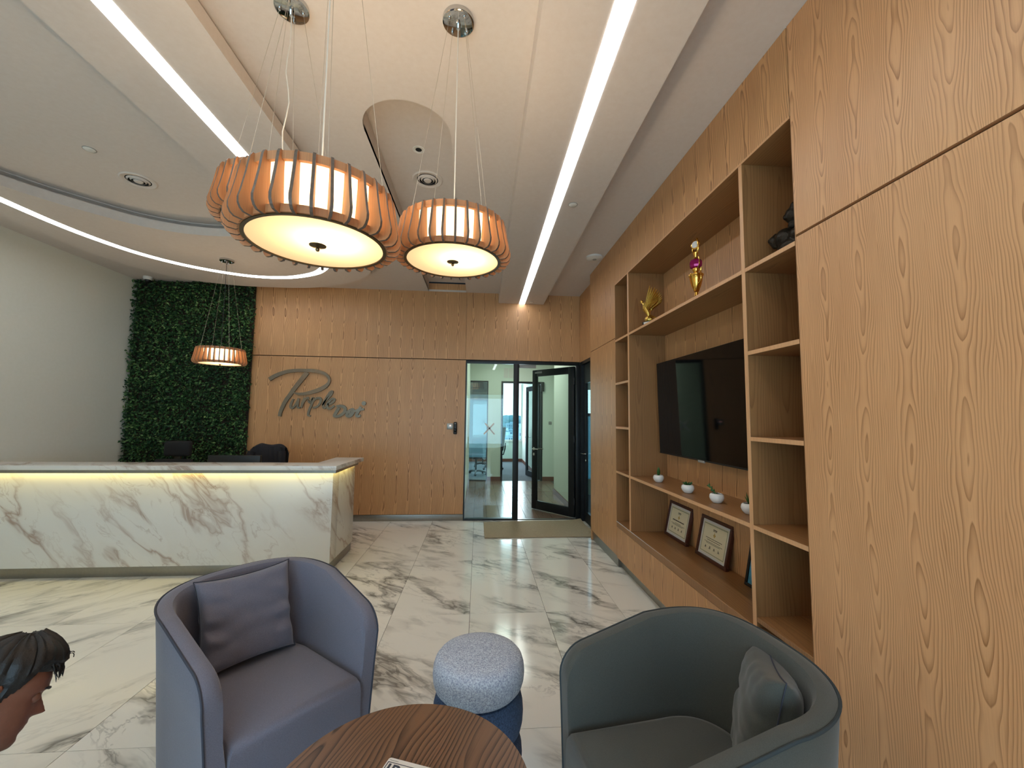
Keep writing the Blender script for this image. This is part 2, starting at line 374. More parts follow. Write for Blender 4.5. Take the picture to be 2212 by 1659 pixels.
# ceiling with pill-shaped pocket and the U-shaped pocket over reception
def arc(cx, cy, r, a0, a1, n): return [(cx+r*math.cos(math.radians(a0+(a1-a0)*i/n)), cy+r*math.sin(math.radians(a0+(a1-a0)*i/n))) for i in range(n+1)]
pill = [(-.223, YB-.001), (-.223, 2.66)]+arc(-.508, 2.66, .285, 0, -180, 20)[1:]+[(-.793, YB-.001)]
inner = [(-2.02, YF+.05), (-2.02, 3.1)]+[(p.x, p.y) for p in spline([(-2.02, 3.3, 0), (-2.05, 3.75, 0), (-2.18, 4.03, 0), (-2.42, 4.2, 0), (-2.70, 4.245, 0), (-3.0, 4.2, 0), (-3.27, 4.075, 0), (-3.5, 3.86, 0), (-3.70, 3.62, 0), (-3.84, 3.36, 0), (-3.9, 3.05, 0), (-3.91, 2.6, 0)], 5)]+[(-3.91, YF+.05)]
outer = [(-1.30, YF), (-1.30, 3.6)]+[(p.x, p.y) for p in spline([(-1.30, 4.2, 0), (-1.31, 4.8, 0), (-1.42, 5.22, 0), (-1.62, 5.47, 0), (-1.86, 5.66, 0), (-2.2, 5.836, 0), (-2.52, 5.915, 0), (-2.87, 5.936, 0), (-3.2, 5.93, 0), (-3.5, 5.88, 0), (-3.95, 5.70, 0), (-4.246, 5.34, 0), (-4.387, 4.885, 0), (-4.41, 4.41, 0), (-4.40, 3.9, 0)], 5)]+[(-4.40, YF)]
def offs(path, d):
    out = []; n = len(path); c = Vector((sum(p[0] for p in path)/n, sum(p[1] for p in path)/n))
    for i in range(n):
        a, b = Vector(path[max(i-1, 0)]), Vector(path[min(i+1, n-1)]); t = (b-a).normalized(); nn = Vector((t.y, -t.x)); p = Vector(path[i]); nn = nn if nn.dot(p-c) > 0 else -nn
        if i in (0, n-1): nn = Vector((1 if p.x > c.x else -1, 0))
        out.append((p.x+nn.x*d, p.y+nn.y*d))
    return out
ceil = struct('ceiling', MB().prism([(XL, YF), (1.85, YF), (1.85, YB), (XL, YB)], CZ, CZ+.03, holes=[pill, offs(inner, .07)]), 'white')
obj('ceiling_pocket', MB().box(-.85, -.15, 2.3, YB, 3.58, 3.62), 'white', parent=ceil, weld=False)
def rim(path, z0, z1, th, outward):
    mb = MB(); n = len(path); c = Vector((sum(p[0] for p in path)/n, sum(p[1] for p in path)/n))
    for i in range(n-1):
        a, b = Vector(path[i]), Vector(path[i+1]); d = (b-a)
        if d.length < 1e-6: continue
        d = d.normalized(); nn = Vector((d.y, -d.x)); nn = nn if nn.dot(a-c)*outward > 0 else -nn
        a2, b2 = a+nn*th, b+nn*th
        mb.add([(a.x, a.y, z0), (b.x, b.y, z0), (b.x, b.y, z1), (a.x, a.y, z1), (a2.x, a2.y, z0), (b2.x, b2.y, z0), (b2.x, b2.y, z1), (a2.x, a2.y, z1)], [(0, 1, 2, 3), (4, 7, 6, 5), (0, 3, 7, 4), (1, 5, 6, 2), (3, 2, 6, 7), (0, 4, 5, 1)])
    return mb
obj('pocket_rim', rim(pill, CZ+.001, 3.6, .02, 1), 'white', parent=ceil, weld=False)
obj('ceiling_pocket', MB().box(-4.1, -1.9, YF, 4.4, 3.47, 3.5), 'white', parent=ceil, weld=False)
obj('pocket_rim', rim(offs(inner, .07), CZ+.001, 3.49, .02, 1), 'white', parent=ceil, weld=False)
RZ = 3.32
tr1 = struct('trim_1', MB().prism(outer+inner[::-1], RZ, 3.402), 'white')
obj('upstand', MB().prism(offs(outer, -.05)+offs(inner, .07)[::-1], 3.402, CZ), 'white', parent=tr1)
BZ = 3.282
def bx(x, y, k=.0105): return x-(6.225-y)*k
rb = [(.277, YB), (bx(.277, YF, .008), YF), (bx(.977, YF, .0105), YF), (.977, YB)]
struct('trim_2', MB().prism(rb, BZ, CZ), 'white')
# LED strips
tag(obj('led_strip', MB().prism([(.595, YB-.002), (bx(.595, YF, .0117), YF+.1), (bx(.681, YF, .0117), YF+.1), (.681, YB-.002)], BZ-.0025, BZ+.004), 'strip'), 'straight white light strip in the ceiling beam near the shelving wall', 'light strip')
sp_o = [(-1.62, YF+.1), (-1.62, 3.2)]+[(p.x, p.y) for p in spline([(-1.62, 3.9, 0), (-1.635, 4.4, 0), (-1.73, 4.82, 0), (-1.92, 5.14, 0), (-2.13, 5.34, 0), (-2.5, 5.51, 0), (-2.9, 5.53, 0), (-3.24, 5.42, 0), (-3.6, 5.187, 0), (-3.87, 4.855, 0), (-4.02, 4.466, 0), (-4.09, 4.066, 0), (-4.11, 3.6, 0)], 6)]+[(-4.11, YF+.1)]
sp_i = []
for i, p in enumerate(sp_o):
    a, b = Vector(sp_o[max(i-1, 0)]), Vector(sp_o[min(i+1, len(sp_o)-1)]); d = (b-a).normalized(); nn = Vector((-d.y, d.x)); sp_i.append((p[0]+nn.x*.088, p[1]+nn.y*.088))
tag(obj('led_strip', MB().prism(sp_o+sp_i[::-1], RZ-.0025, RZ+.004), 'strip'), 'long white light strip that curves around over the reception desk', 'light strip')

# ---------------------------------------------------------------- cabinet wall
XF, XBK = 1.447, 1.81
cab = thing('wall_cabinet', 'oak veneered panels from floor to ceiling around the niche', 'wall cabinet', (XF, 4.7, 0))
def cp(name, y0, y1, z0, z1, m='oak', x0=XF, x1=XF+.02): return rel(cab, name, MB().box(x0, x1, y0, y1, z0, z1), m, bevel=.0008, seg=1)
cp('door_panel', 4.256, 5.225, .12, 2.385); cp('door_panel', 4.256, 5.225, 2.392, 3.43)
cp('panel', 1.735, 4.254, 2.975, 3.43)
cp('side_panel', 5.225, 5.24, .0, 3.43, x0=XF, x1=1.85)
cp('door_panel', -.9, 1.729, .105, 2.380, 'oak_wide'); cp('door_panel', -.9, 1.729, 2.392, 3.43, 'oak_wide')
cp('door_panel', YF, -.904, .105, 2.382, 'oak_wide'); cp('door_panel', YF, -.904, 2.390, 3.43, 'oak_wide')
cp('carcass', YF, 1.725, .0, 3.43, x0=XF+.0205, x1=XF+.04, m='black')
cp('carcass', 4.262, 5.22, .121, 3.43, x0=XF+.0205, x1=XF+.04, m='black')
nic = thing('shelving_unit', 'built-in oak shelving unit with screen bay and open cubes', 'shelving', (XF, 3.0, 0))
def sb(name, x0, x1, y0, y1, z0, z1, m='oak_shelf_shaded', bv=.0012): return rel(nic, name, MB().box(x0, x1, y0, y1, z0, z1), m, bevel=bv, seg=1)
def band(y0, y1, z0, z1): return rel(nic, 'lit_edge', MB().box(XF-.0012, XF+.0008, y0, y1, z0, z1), 'oak_band')  # lit front edges put in as strips of paler oak
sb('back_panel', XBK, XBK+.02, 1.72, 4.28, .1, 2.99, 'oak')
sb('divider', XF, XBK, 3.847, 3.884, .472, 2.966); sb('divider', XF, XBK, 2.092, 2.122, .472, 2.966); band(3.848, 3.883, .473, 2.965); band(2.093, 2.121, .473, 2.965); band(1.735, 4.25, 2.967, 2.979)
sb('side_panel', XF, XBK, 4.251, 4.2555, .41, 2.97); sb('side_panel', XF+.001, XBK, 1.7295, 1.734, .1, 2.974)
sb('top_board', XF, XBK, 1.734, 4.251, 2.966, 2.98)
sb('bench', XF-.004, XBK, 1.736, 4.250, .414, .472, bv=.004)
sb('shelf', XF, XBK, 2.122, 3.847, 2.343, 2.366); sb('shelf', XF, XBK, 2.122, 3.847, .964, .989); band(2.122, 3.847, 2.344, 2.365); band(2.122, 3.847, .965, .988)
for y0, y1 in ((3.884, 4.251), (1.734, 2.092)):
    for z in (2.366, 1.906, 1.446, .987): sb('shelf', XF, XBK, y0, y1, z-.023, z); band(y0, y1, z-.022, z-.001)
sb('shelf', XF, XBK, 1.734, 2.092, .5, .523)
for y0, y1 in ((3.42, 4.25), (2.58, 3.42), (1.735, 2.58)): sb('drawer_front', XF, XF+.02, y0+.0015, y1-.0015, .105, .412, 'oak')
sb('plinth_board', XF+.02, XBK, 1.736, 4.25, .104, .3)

# ---------------------------------------------------------------- glazed partition with door (door_1)
d1 = sroot('door_1')
F = 'alu_black'
def fb(name, *a, m=F, par=None, **k): return obj(name, MB().box(*a), m, parent=par or d1, **k)
fb('frame_head', -.206, 1.55, YB-.01, YB+.07, 2.34, 2.384, bevel=.001)
fb('frame_post', -.206, -.188, YB-.01, YB+.07, .0, 2.34); fb('frame_post', .525, .606, YB-.015, YB+.075, 0, 2.34, bevel=.002)
fb('frame_post', 1.49, 1.56, YB-.015, YB+.075, 0, 2.34, bevel=.002); fb('frame_sill', -.188, .525, YB-.01, YB+.07, .0, .026)
fb('glass_pane', -.188, .525, YB+.026, YB+.034, .026, 2.34, m='glass')
fb('threshold', .606, 1.49, YB+.02, YB+.06, 0, .008, m='steel')
# taped cross on the glass
for (x0, z0, x1, z1) in ((.083, 1.266, .236, 1.43), (.246, 1.262, .10, 1.43)):
    d = Vector((x1-x0, 0, z1-z0)); L = d.length; a = math.atan2(z1-z0, x1-x0)
    obj('tape', MB().box(0, L, -.0005, .0005, -.011, .011), 'white_plastic', parent=d1, loc=(x0, YB+.0245, z0), rot=(0, -a, 0))
# hinged leaf, open into the corridor: hinge (1.485,6.30) latch (.905,7.0)
leaf = bpy.data.objects.new('door_2', None); COL.objects.link(leaf); leaf['kind'] = 'structure'
leaf.location = (1.487, 6.30, 0); leaf.rotation_euler = (0, 0, math.atan2(.70, -.575))
LW = .885
def lb(name, *a, m=F, **k): return obj(name, MB().box(*a), m, parent=leaf, **k)
for nm, a in (('stile', (0, .11, -.02, .02, .012, 2.33)), ('stile', (LW-.1, LW, -.02, .02, .012, 2.33)), ('rail', (.11, LW-.1, -.02, .02, .012, .15)), ('rail', (.11, LW-.1, -.02, .02, 2.22, 2.33))):
    lb(nm, *a, bevel=.002)
lb('glass_pane', .11, LW-.1, -.004, .004, .15, 2.22, m='glass')
for z in (.25, 1.2, 2.1): obj('hinge', MB().lathe([(.012, -.05), (.012, .05)], 10, c=(-.008, .022, z)), 'black', parent=leaf)
for sgn in (-1, 1):
    obj('handle', MB().tube([(LW-.05, sgn*.02, 1.0), (LW-.05, sgn*.06, 1.0), (LW-.10, sgn*.065, 1.0), (LW-.18, sgn*.065, 1.0)], .009, 8), 'chrome', parent=leaf, smooth=True)
    obj('escutcheon', MB().lathe([(.026, 0), (.026, .005), (.02, .008)], 16, M=Matrix.Translation((LW-.05, sgn*.02, 1.0)) @ Matrix.Rotation(-sgn*PI/2, 4, 'X')), 'chrome', parent=leaf, smooth=True)
    obj('keyhole_cover', MB().lathe([(.024, 0), (.024, .005), (.012, .010)], 16, M=Matrix.Translation((LW-.05, sgn*.02, .91)) @ Matrix.Rotation(-sgn*PI/2, 4, 'X')), 'chrome', parent=leaf, smooth=True)
lb('closer_plate', LW-.22, LW-.06, .02, .024, 2.27, 2.30, m='grey_plastic')
tag(obj('door_closer', MB().box(.612, .868, YB+.004, YB+.05, 2.285, 2.335), 'grey_plastic', bevel=.004), 'grey metal door closer body under the black door head', 'door closer')
# second door in the right recess (door_3)
d3 = sroot('door_3')
def rb3(name, *a, m=F, **k): return obj(name, MB().box(*a), m, parent=d3, **k)
rb3('frame_head', 1.55, 1.66, YR0+.01, YB-.016, 2.335, 2.382); rb3('frame_post', 1.55, 1.635, 6.13, YB-.016, 0, 2.335); rb3('frame_post', 1.55, 1.66, YR0+.01, 5.29, 0, 2.335)
rb3('stile', 1.59, 1.63, 6.04, 6.125, .01, 2.33); rb3('stile', 1.59, 1.63, 5.295, 5.42, .01, 2.33)
rb3('rail', 1.59, 1.63, 5.42, 6.04, .01, .16); rb3('rail', 1.59, 1.63, 5.42, 6.04, 2.05, 2.33)
rb3('glass_pane', 1.606, 1.614, 5.42, 6.04, .16, 2.05, m='glass')
obj('handle', MB().tube([(1.59, 6.02, 1.0), (1.545, 6.02, 1.0), (1.54, 6.05, 1.0), (1.54, 6.13, 1.0)], .009, 8), 'chrome', parent=d3, smooth=True)
obj('keyhole_cover', MB().lathe([(.024, 0), (.024, .005), (.012, .010)], 16, M=Matrix.Translation((1.59, 6.03, .90)) @ Matrix.Rotation(-PI/2, 4, 'Y')), 'chrome', parent=d3, smooth=True)

# ---------------------------------------------------------------- corridor and office beyond
YP = 9.93
cf = struct('floor_corridor', MB().box(-.3, 1.9, YB+.02, YP, -.06, -.008), 'grout')
pl = None
for i in range(11):
    y = YB+.025-(i*.47 % 1.2)
    x0 = -.25+i*.2
    if x0 > 1.7: break
    while y < YP:
        a, b = max(y, YB+.025), min(y+1.2, YP)
        if b-a > .02 and not (x0 > 1.5 and b < 8.3):
            obj('plank', MB().box(x0+.002, x0+.198, a+.002, b-.002, -.008, 0), 'plank', parent=cf, bevel=.001, seg=1)
        y += 1.2
struct('wall_corridor_left', MB().box(-.32, -.212, YB+.13, YP, 0, 3.0), 'wall2')
struct('baseboard_corridor_left', MB().box(-.212, -.198, YB+.13, YP, 0, .09), 'skirting')
struct('wall_corridor_right', MB().box(1.545, 1.64, YB+.13, 8.37, 0, 3.0), 'wall2')
struct('baseboard_corridor_right', MB().box(1.53, 1.545, YB+.13, 8.385, 0, .1).box(1.53, 1.65, 8.37, 8.385, 0, .1), 'skirting')
struct('wall_corridor_end', MB().box(1.9, 2.0, 8.3, YP+4.4, 0, 3.0), 'wall2')
struct('ceiling_corridor', MB().box(-1.9, 2.0, YB+.12, 14.4, 3.0, 3.05), 'wall2')
wp = struct('wall_office', MB().box(.222, .538, YP, YP+.1, 0, 3.0).box(1.55, 1.9, YP, YP+.1, 0, 3.0).box(-.35, .222, YP, YP+.1, 2.39, 3.0).box(.538, 1.55, YP, YP+.1, 2.39, 3.0).box(-1.8, -.35, YP, YP+.1, 0, 3.0), 'wall2')
struct('baseboard_office', MB().box(.222, .538, YP-.012, YP, 0, .1).box(1.552, 1.9, YP-.012, YP, 0, .1), 'skirting')
w2 = struct('window_2', MB().box(-.33, .20, YP+.045, YP+.053, .02, 2.36), 'glass')
for a in ((-.35, -.33, 0, 2.39), (.20, .222, 0, 2.39), (-.33, .20, 2.36, 2.39), (-.33, .20, 0, .02)): obj('window_frame', MB().box(a[0], a[1], YP-.005, YP+.105, a[2], a[3]), F, parent=w2)
obj('frosted_film', MB().box(-.33, .20, YP+.055, YP+.057, .55, 1.93), 'frost', parent=w2)
d4 = sroot('door_4')
for a in ((.538, .585, 0, 2.385), (1.5, 1.55, 0, 2.385), (.585, 1.5, 2.34, 2.385)): obj('frame_post', MB().box(a[0], a[1], YP-.012, YP+.11, a[2], a[3]), F, parent=d4)
leaf2 = bpy.data.objects.new('door_5', None); COL.objects.link(leaf2); leaf2['kind'] = 'structure'
leaf2.location = (1.49, YP+.13, 0); leaf2.rotation_euler = (0, 0, math.atan2(.87, -.22))
for nm, a, m in (('stile', (0, .1, -.02, .02, .01, 2.32), F), ('stile', (.78, .88, -.02, .02, .01, 2.32), F), ('rail', (.1, .78, -.02, .02, .01, .14), F), ('rail', (.1, .78, -.02, .02, 2.2, 2.32), F), ('glass_pane', (.1, .78, -.004, .004, .14, 2.2), 'glass')):
    obj(nm, MB().box(*a), m, parent=leaf2)
for s in (-1, 1): obj('handle', MB().tube([(.83, s*.02, 1.0), (.83, s*.06, 1.0), (.72, s*.065, 1.0)], .009, 8), 'chrome', parent=leaf2, smooth=True)
tag(obj('door_closer', MB().box(1.5, 1.58, YP-.07, YP-.013, 2.15, 2.38), 'black', bevel=.006), 'black box closer at the top corner of the office door frame', 'door closer')
struct('floor_office', MB().box(-1.8, 1.9, YP, 14.4, -.06, -.001), 'carpet')
struct('wall_office_back', MB().box(.5, 1.9, 14.12, 14.25, 0, .70).box(.5, 1.9, 14.12, 14.25, 2.72, 3.0).box(1.50, 1.9, 14.12, 14.25, .7, 2.72), 'wall2')
struct('wall_office_dark', MB().box(-1.8, .5, 14.10, 14.25, 0, 3.0), 'blue_paint')
struct('wall_office_right', MB().box(1.50, 1.62, YP+1.25, 14.12, 0, 3.0), 'wall2')
struct('wall_office_left', MB().box(-1.9, -1.8, YP, 10.9, 0, 3.0).box(-1.9, -1.8, 13.5, 14.25, 0, 3.0).box(-1.9, -1.8, 10.9, 13.5, 0, .8).box(-1.9, -1.8, 10.9, 13.5, 2.4, 3.0), 'blue_paint')
w5 = struct('added_window_5', MB().box(-1.86, -1.85, 10.9, 13.5, .8, 2.4), 'win_glass')  # unseen window, added to go with the side light
obj('window_frame', MB().box(-1.88, -1.83, 12.18, 12.22, .8, 2.4), 'alu_black', parent=w5)
struct('baseboard_office_back', MB().box(-1.8, .5, 14.085, 14.10, 0, .1).box(.5, 1.5, 14.105, 14.12, 0, .1).box(1.487, 1.5, YP+1.25, 14.105, 0, .1), 'skirting')
w3 = struct('window_3', MB().box(.5, 1.50, 14.17, 14.18, .7, 2.72), 'win_glass')
for a in ((.5, 1.5, .7, .74), (.5, 1.5, 2.68, 2.72), (.5, .54, .74, 2.68), (1.46, 1.5, .74, 2.68)): obj('window_frame', MB().box(a[0], a[1], 14.14, 14.2, a[2], a[3]), 'white_plastic', parent=w3)
struct('trim_3', MB().box(.5, 1.5, 14.08, 14.14, .68, .7), 'white_plastic')
# room beyond the side door
struct('floor_meeting_room', MB().box(1.9, 4.4, 2.6, 8.2, -.06, -.001).box(1.66, 1.9, YR0+.01, 8.2, -.06, -.001), 'carpet')
struct('wall_meeting_room_front', MB().box(1.9, 4.4, 2.5, 2.6, 0, 3.0).box(1.86, 1.9, 2.5, 5.2, 0, 3.0), 'wall2')
struct('wall_meeting_room_right', MB().box(4.3, 4.4, 2.6, 8.3, 0, 3.0), 'wall2')
struct('wall_meeting_room_back', MB().box(1.64, 4.3, 8.2, 8.3, 0, .3).box(1.64, 4.3, 8.2, 8.3, 2.1, 3.0).box(1.64, 1.95, 8.2, 8.3, .3, 2.1), 'wall2')
w4 = struct('window_4', MB().box(1.95, 4.3, 8.245, 8.255, .3, 2.1), 'win_glass')
obj('window_frame', MB().box(1.95, 4.3, 8.22, 8.28, 1.56, 1.62), 'alu_black', parent=w4)
obj('frosted_film', MB().box(1.95, 4.3, 8.262, 8.264, .3, 1.56), 'frost', parent=w4)
struct('ceiling_meeting_room', MB().box(1.86, 4.4, 2.5, 8.3, 3.0, 3.05), 'wall2')

# ================================================================ PENDANT LAMPS
NS = 32
def slat_mesh():
    # side profile (r,z) of one fin, thickness along tangent
    o = [(.232, .176), (.238, .165), (.247, .11), (.258, .055), (.2635, .034), (.2625, .018), (.256, .005), (.246, -.003), (.224, -.005)]
    i = [(.218, -.001), (.218, .004), (.205, .006), (.205, .03), (.208, .06), (.212, .12), (.212, .176)]
    p = o+i; mb = MB(); mb.prism(p, -.0042, .0042, axis=lambda x, y, z: (x, z, y)); return mb
lamp_proto = None
def wipe(o):
    for c in list(o.children): wipe(c)
    bpy.data.objects.remove(o)
def make_lamp():
    t = thing('pendant_lamp', '', 'pendant lamp')
    s0 = None
    for k in range(NS):
        a = 2*PI*(k+.5)/NS
        if s0 is None:
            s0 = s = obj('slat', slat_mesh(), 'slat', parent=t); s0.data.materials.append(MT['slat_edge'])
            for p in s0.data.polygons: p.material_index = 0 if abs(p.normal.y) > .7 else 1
        else: s = s0.copy(); COL.objects.link(s)
        s.rotation_euler = (0, 0, a)
    ring = lambda r0, r1, z0, z1: MB().lathe([(r0, z0), (r1, z0), (r1, z1), (r0, z1), (r0, z0)], 64, cap=False)
    obj('top_ring', ring(.215, .227, .150, .175), 'slat', parent=t, smooth=True)
    obj('bottom_ring', ring(.212, .222, .001, .024), 'slat', parent=t, smooth=True)
    obj('rim', ring(.2045, .216, -.002, .003), 'bronze', parent=t, smooth=True)
    obj('drum_shade', MB().lathe([(.2045, .003), (.2075, .172)], 64, cap=False), 'lamp_drum', parent=t, smooth=True)
    d = obj('diffuser', MB().lathe([(.0, -.0005), (.10, -.0005), (.2045, .0015)], 64, cap=False), 'lamp_glass', parent=t, smooth=True)
    obj('finial', MB().lathe([(0, -.022), (.005, -.02), (.007, -.014), (.004, -.010), (.009, -.007), (.026, -.003), (.027, -.0012)], 20), 'bronze', parent=d, smooth=True)
    mb = MB()
    for k in range(2): M = Matrix.Rotation(k*PI/2+.4, 4, 'Z'); mb.box(-.212, .212, -.005, .005, .155, .160, M=M)
    obj('spider', mb, 'bronze', parent=t)
    return t
def lamp(x, y, zb, zc, label, wires_a, cord='cord', wav=0.0):
    global lamp_proto
    if lamp_proto is None: t = lamp_proto = make_lamp()
    else: t = dup(lamp_proto); [wipe(c) for c in list(t.children) if c.name.split('.')[0] in ('canopy', 'wire', 'cable', 'bulb')]
    t.location = (x, y, zb); t['label'] = label; t['group'] = 'slatted pendant lamps'
    h = zc-zb
    can = obj('canopy', MB().lathe([(.0, h-.024), (.066, h-.024), (.074, h-.020), (.075, h-.001), (0, h-.001)], 40), 'chrome', parent=t, smooth=True)
    for k in range(4): a = wires_a+k*PI/2; obj('wire_clip', MB().lathe([(.005, -.036), (.007, -.030), (.007, -.022)], 10, c=(.05*math.cos(a), .05*math.sin(a), h)), 'chrome', parent=can, smooth=True)
    obj('cable_gland', MB().lathe([(.009, -.05), (.011, -.022)], 10, c=(0, 0, h)), 'chrome', parent=can)
    for k in range(4):
        a = wires_a+k*PI/2; obj('wire', MB().tube([(.212*math.cos(a), .212*math.sin(a), .17), (.05*math.cos(a), .05*math.sin(a), h-.03)], .0008, 5), 'wire', parent=t)
    pts = [(wav*math.sin(i*1.3)*math.sin(i/12*PI), 0, .158+(h-.05-.158)*i/12) for i in range(13)]
    obj('cable', MB().tube(pts, .0028, 8), 'cord' if cord == 'cord' else 'black', parent=t, smooth=True)
    l = bpy.data.lights.new('bulb', 'POINT'); l.energy = LAMP_PT; l.color = (1, .77, .50); l.shadow_soft_size = .045
    lo = bpy.data.objects.new('bulb', l); COL.objects.link(lo); lo.parent = t; lo.location = (.045, -.03, .075)
    return t
lamp(-.537, 1.357, 2.093, CZ, 'largest and lowest slatted wooden pendant lamp in the foreground', .45)
lamp(-.13, 1.84, 2.24, CZ, 'slatted wooden pendant lamp nearest the shelving wall, its canopy fully in view', .65)
lamp(-.90, 1.845, 2.372, CZ, 'slatted wooden pendant lamp mostly hidden behind the largest one', .2, wav=.012)
lamp(-2.955, 4.91, 2.098, RZ, 'small far slatted pendant lamp hanging over the reception desk by the plant wall', .15, 'dark')

# ================================================================ CEILING FITTINGS
def round_vent(x, y, z, label, r=.13):
    t = thing('ceiling_vent', label, 'air vent', (x, y, z), group='round ceiling vents')
    obj('flange', MB().lathe([(r, 0), (r, -.004), (r*.93, -.010), (r*.72, -.006), (r*.66, .0)], 48, cap=False), 'white', parent=t, smooth=True)
    obj('throat', MB().lathe([(r*.70, -.003), (0, -.002)], 48), 'dark_hole', parent=t)
    for rr, w in ((.55, .08), (.38, .07)): obj('ring_vane', MB().lathe([(r*rr, -.014), (r*(rr+w), -.004), (r*(rr+w)-.002, -.003), (r*rr-.003, -.013)], 40, cap=False), 'white', parent=t, smooth=True)
    obj('center_disc', MB().lathe([(0, -.020), (r*.22, -.017), (r*.27, -.010), (0, -.0085)], 32), 'white', parent=t, smooth=True)
round_vent(-2.868, 3.528, 3.47, 'round white ceiling vent in the recess over the reception side', .125)
round_vent(-.477, 3.46, 3.58, 'round white ceiling vent in the pill-shaped recess')
def tagd(o, *a, **k): return tag(o, *a, **k)
t = thing('downlight', 'small unlit round downlight in the pill-shaped recess', 'downlight', (-.497, 3.06, 3.58))
obj('trim_ring', MB().lathe([(.045, 0), (.045, -.004), (.036, -.005), (.028, .0)], 32, cap=False), 'white_plastic', parent=t, smooth=True)
obj('lamp_well', MB().lathe([(.030, -.002), (0, -.001)], 24), 'dark_hole', parent=t)
obj('baffle', MB().lathe([(.036, -.0045), (.022, -.0015)], 24, cap=False), 'white_plastic', parent=t, smooth=True)
t = thing('smoke_detector', 'white round wireless access point on the ceiling beside the oak cabinets', 'ceiling device', (1.333, 4.633, CZ))
obj('body', MB().lathe([(0, -.032), (.07, -.030), (.094, -.018), (.098, 0)], 40), 'white_plastic', parent=t, smooth=True)
obj('center_cap', MB().lathe([(0, -.036), (.022, -.035), (.026, -.030)], 24), 'grey_plastic', parent=t, smooth=True)
for x, y, z, r, lb_ in ((.742, 3.2, BZ, .034, 'flush round sensor cover on the beam halfway along the straight light strip'), (.769, 6.1, BZ, .03, 'flush round sensor cover at the far end of the straight beam'), (-2.90, 3.13, 3.47, .036, 'flush round sensor cover in the recess near the reception vent')):
    t = thing('sensor_cover', lb_, 'sensor', (x, y, z), group='round ceiling sensor covers')
    obj('plate', MB().lathe([(0, -.009), (r*.8, -.008), (r, -.003), (r, 0)], 32), 'white_plastic', parent=t, smooth=True)
    obj('lip', MB().lathe([(r*1.12, 0), (r*1.12, -.003), (r, -.003)], 32, cap=False), 'grey_plastic', parent=t, smooth=True)
t = thing('security_camera', 'small white dome camera over the top left of the plant wall', 'camera', (-4.66, 6.02, CZ))
obj('housing', MB().lathe([(.0, -.045), (.045, -.043), (.055, -.03), (.055, 0)], 28), 'white_plastic', parent=t, smooth=True)
obj('dome', MB().ball((0, 0, -.045), .036, 20, 10), 'black', parent=t, smooth=True)

# ================================================================ PLANT WALL
gw = thing('plant_wall', 'dense dark green artificial leaf wall panel behind the reception desk', 'plant wall', (-4.1, YB-.02, 0))
rel(gw, 'backing', MB().box(-4.925, -3.305, YB-.03, YB-.001, .09, CZ-.002), 'soil')
def foliage():
    rnd = random.Random(3); vs = []; fs = []
    x0, x1, z0, z1 = -4.93, -3.285, .1, CZ-.01
    for i in range(26000):
        x = rnd.uniform(x0, x1); z = rnd.uniform(z0, z1); y = YB-.03-rnd.random()**1.2*.085-.02*noise.noise(Vector((x*2.4, z*2.4, 0)))
        x += .02*noise.noise(Vector((0, z*3, 5)))*(1 if x > -4.1 else .3)
        L = rnd.uniform(.026, .052); w = L*rnd.uniform(.45, .7)
        d = Vector((rnd.gauss(0, .8), -abs(rnd.gauss(.55, .4)), rnd.gauss(-.25, .7))).normalized()
        s = d.cross(Vector((rnd.gauss(0, 1), rnd.gauss(0, 1), rnd.gauss(0, 1)))).normalized(); n = s.cross(d)
        p = Vector((x, y, z)); k = len(vs)
        vs += [p, p+d*L*.45+s*w*.5+n*w*.15, p+d*L, p+d*L*.45-s*w*.5+n*w*.15]; fs += [(k, k+1, k+2), (k, k+2, k+3)]
    for i in range(len(vs)):
        v = vs[i]; vs[i] = Vector((max(v.x, -4.928), min(v.y, YB-.01), min(max(v.z, .09), CZ-.003)))
    m = MB(); m.v = vs; m.f = fs; return m
t_ = NT('wall_foliage'); gi = t_.n('NewGeometry'); rc = t_.ramp(gi.outputs['Random Per Island'], [(0, lin(24, 48, 28)), (.5, lin(44, 80, 44)), (.82, lin(82, 120, 66)), (1, lin(132, 160, 98))])
nz = t_.noise(gi.outputs['Position'], 2.2, 3); t_.set(Base_Color=t_.mix(t_.ramp(nz, [(.4, (0, 0, 0)), (.7, (.6, .6, .6))]), rc, lin(20, 44, 32)), Roughness=.55)
t_.b.inputs['Specular IOR Level'].default_value = .25
MT['foliage'] = t_.m
fo = rel(gw, 'foliage', foliage(), 'foliage', weld=False); fo['kind'] = 'stuff'

# ================================================================ RECEPTION DESK
dk = thing('reception_desk', 'long white marble reception desk with lit counter lip', 'reception desk', (-3.0, 4.5, 0))
FX = -1.402
rel(dk, 'plinth', MB().box(XL+.003, -1.43, 4.25, 4.60, .0, .115).box(-1.9, -1.43, 4.60, 4.95, 0, .115), 'steel', bevel=.001)
rel(dk, 'front_panel', MB().box(XL+.003, FX, 4.184, 4.36, .112, .992), 'marble_desk', bevel=.002)
rel(dk, 'side_panel', MB().box(-1.62, FX, 4.361, 4.90, .112, .992), 'marble_desk', bevel=.002)
rel(dk, 'countertop', MB().prism([(XL+.003, 4.112), (-1.352, 4.112), (-1.318, 4.93), (-1.63, 4.93), (-1.63, 4.40), (XL+.003, 4.40)], 1.003, 1.045), 'marble_desk', bevel=.002)
rel(dk, 'light_lip', MB().box(XL+.003, -1.395, 4.150, 4.182, .9965, 1.0025).box(-1.395, -1.374, 4.150, 4.88, .9965, 1.0025), 'warm_led')
rel(dk, 'led_shield', MB().box(XL+.003, -1.372, 4.138, 4.147, .972, 1.003).box(-1.372, -1.364, 4.138, 4.88, .972, 1.003), 'steel')  # shield added to keep the LED glow off the floor
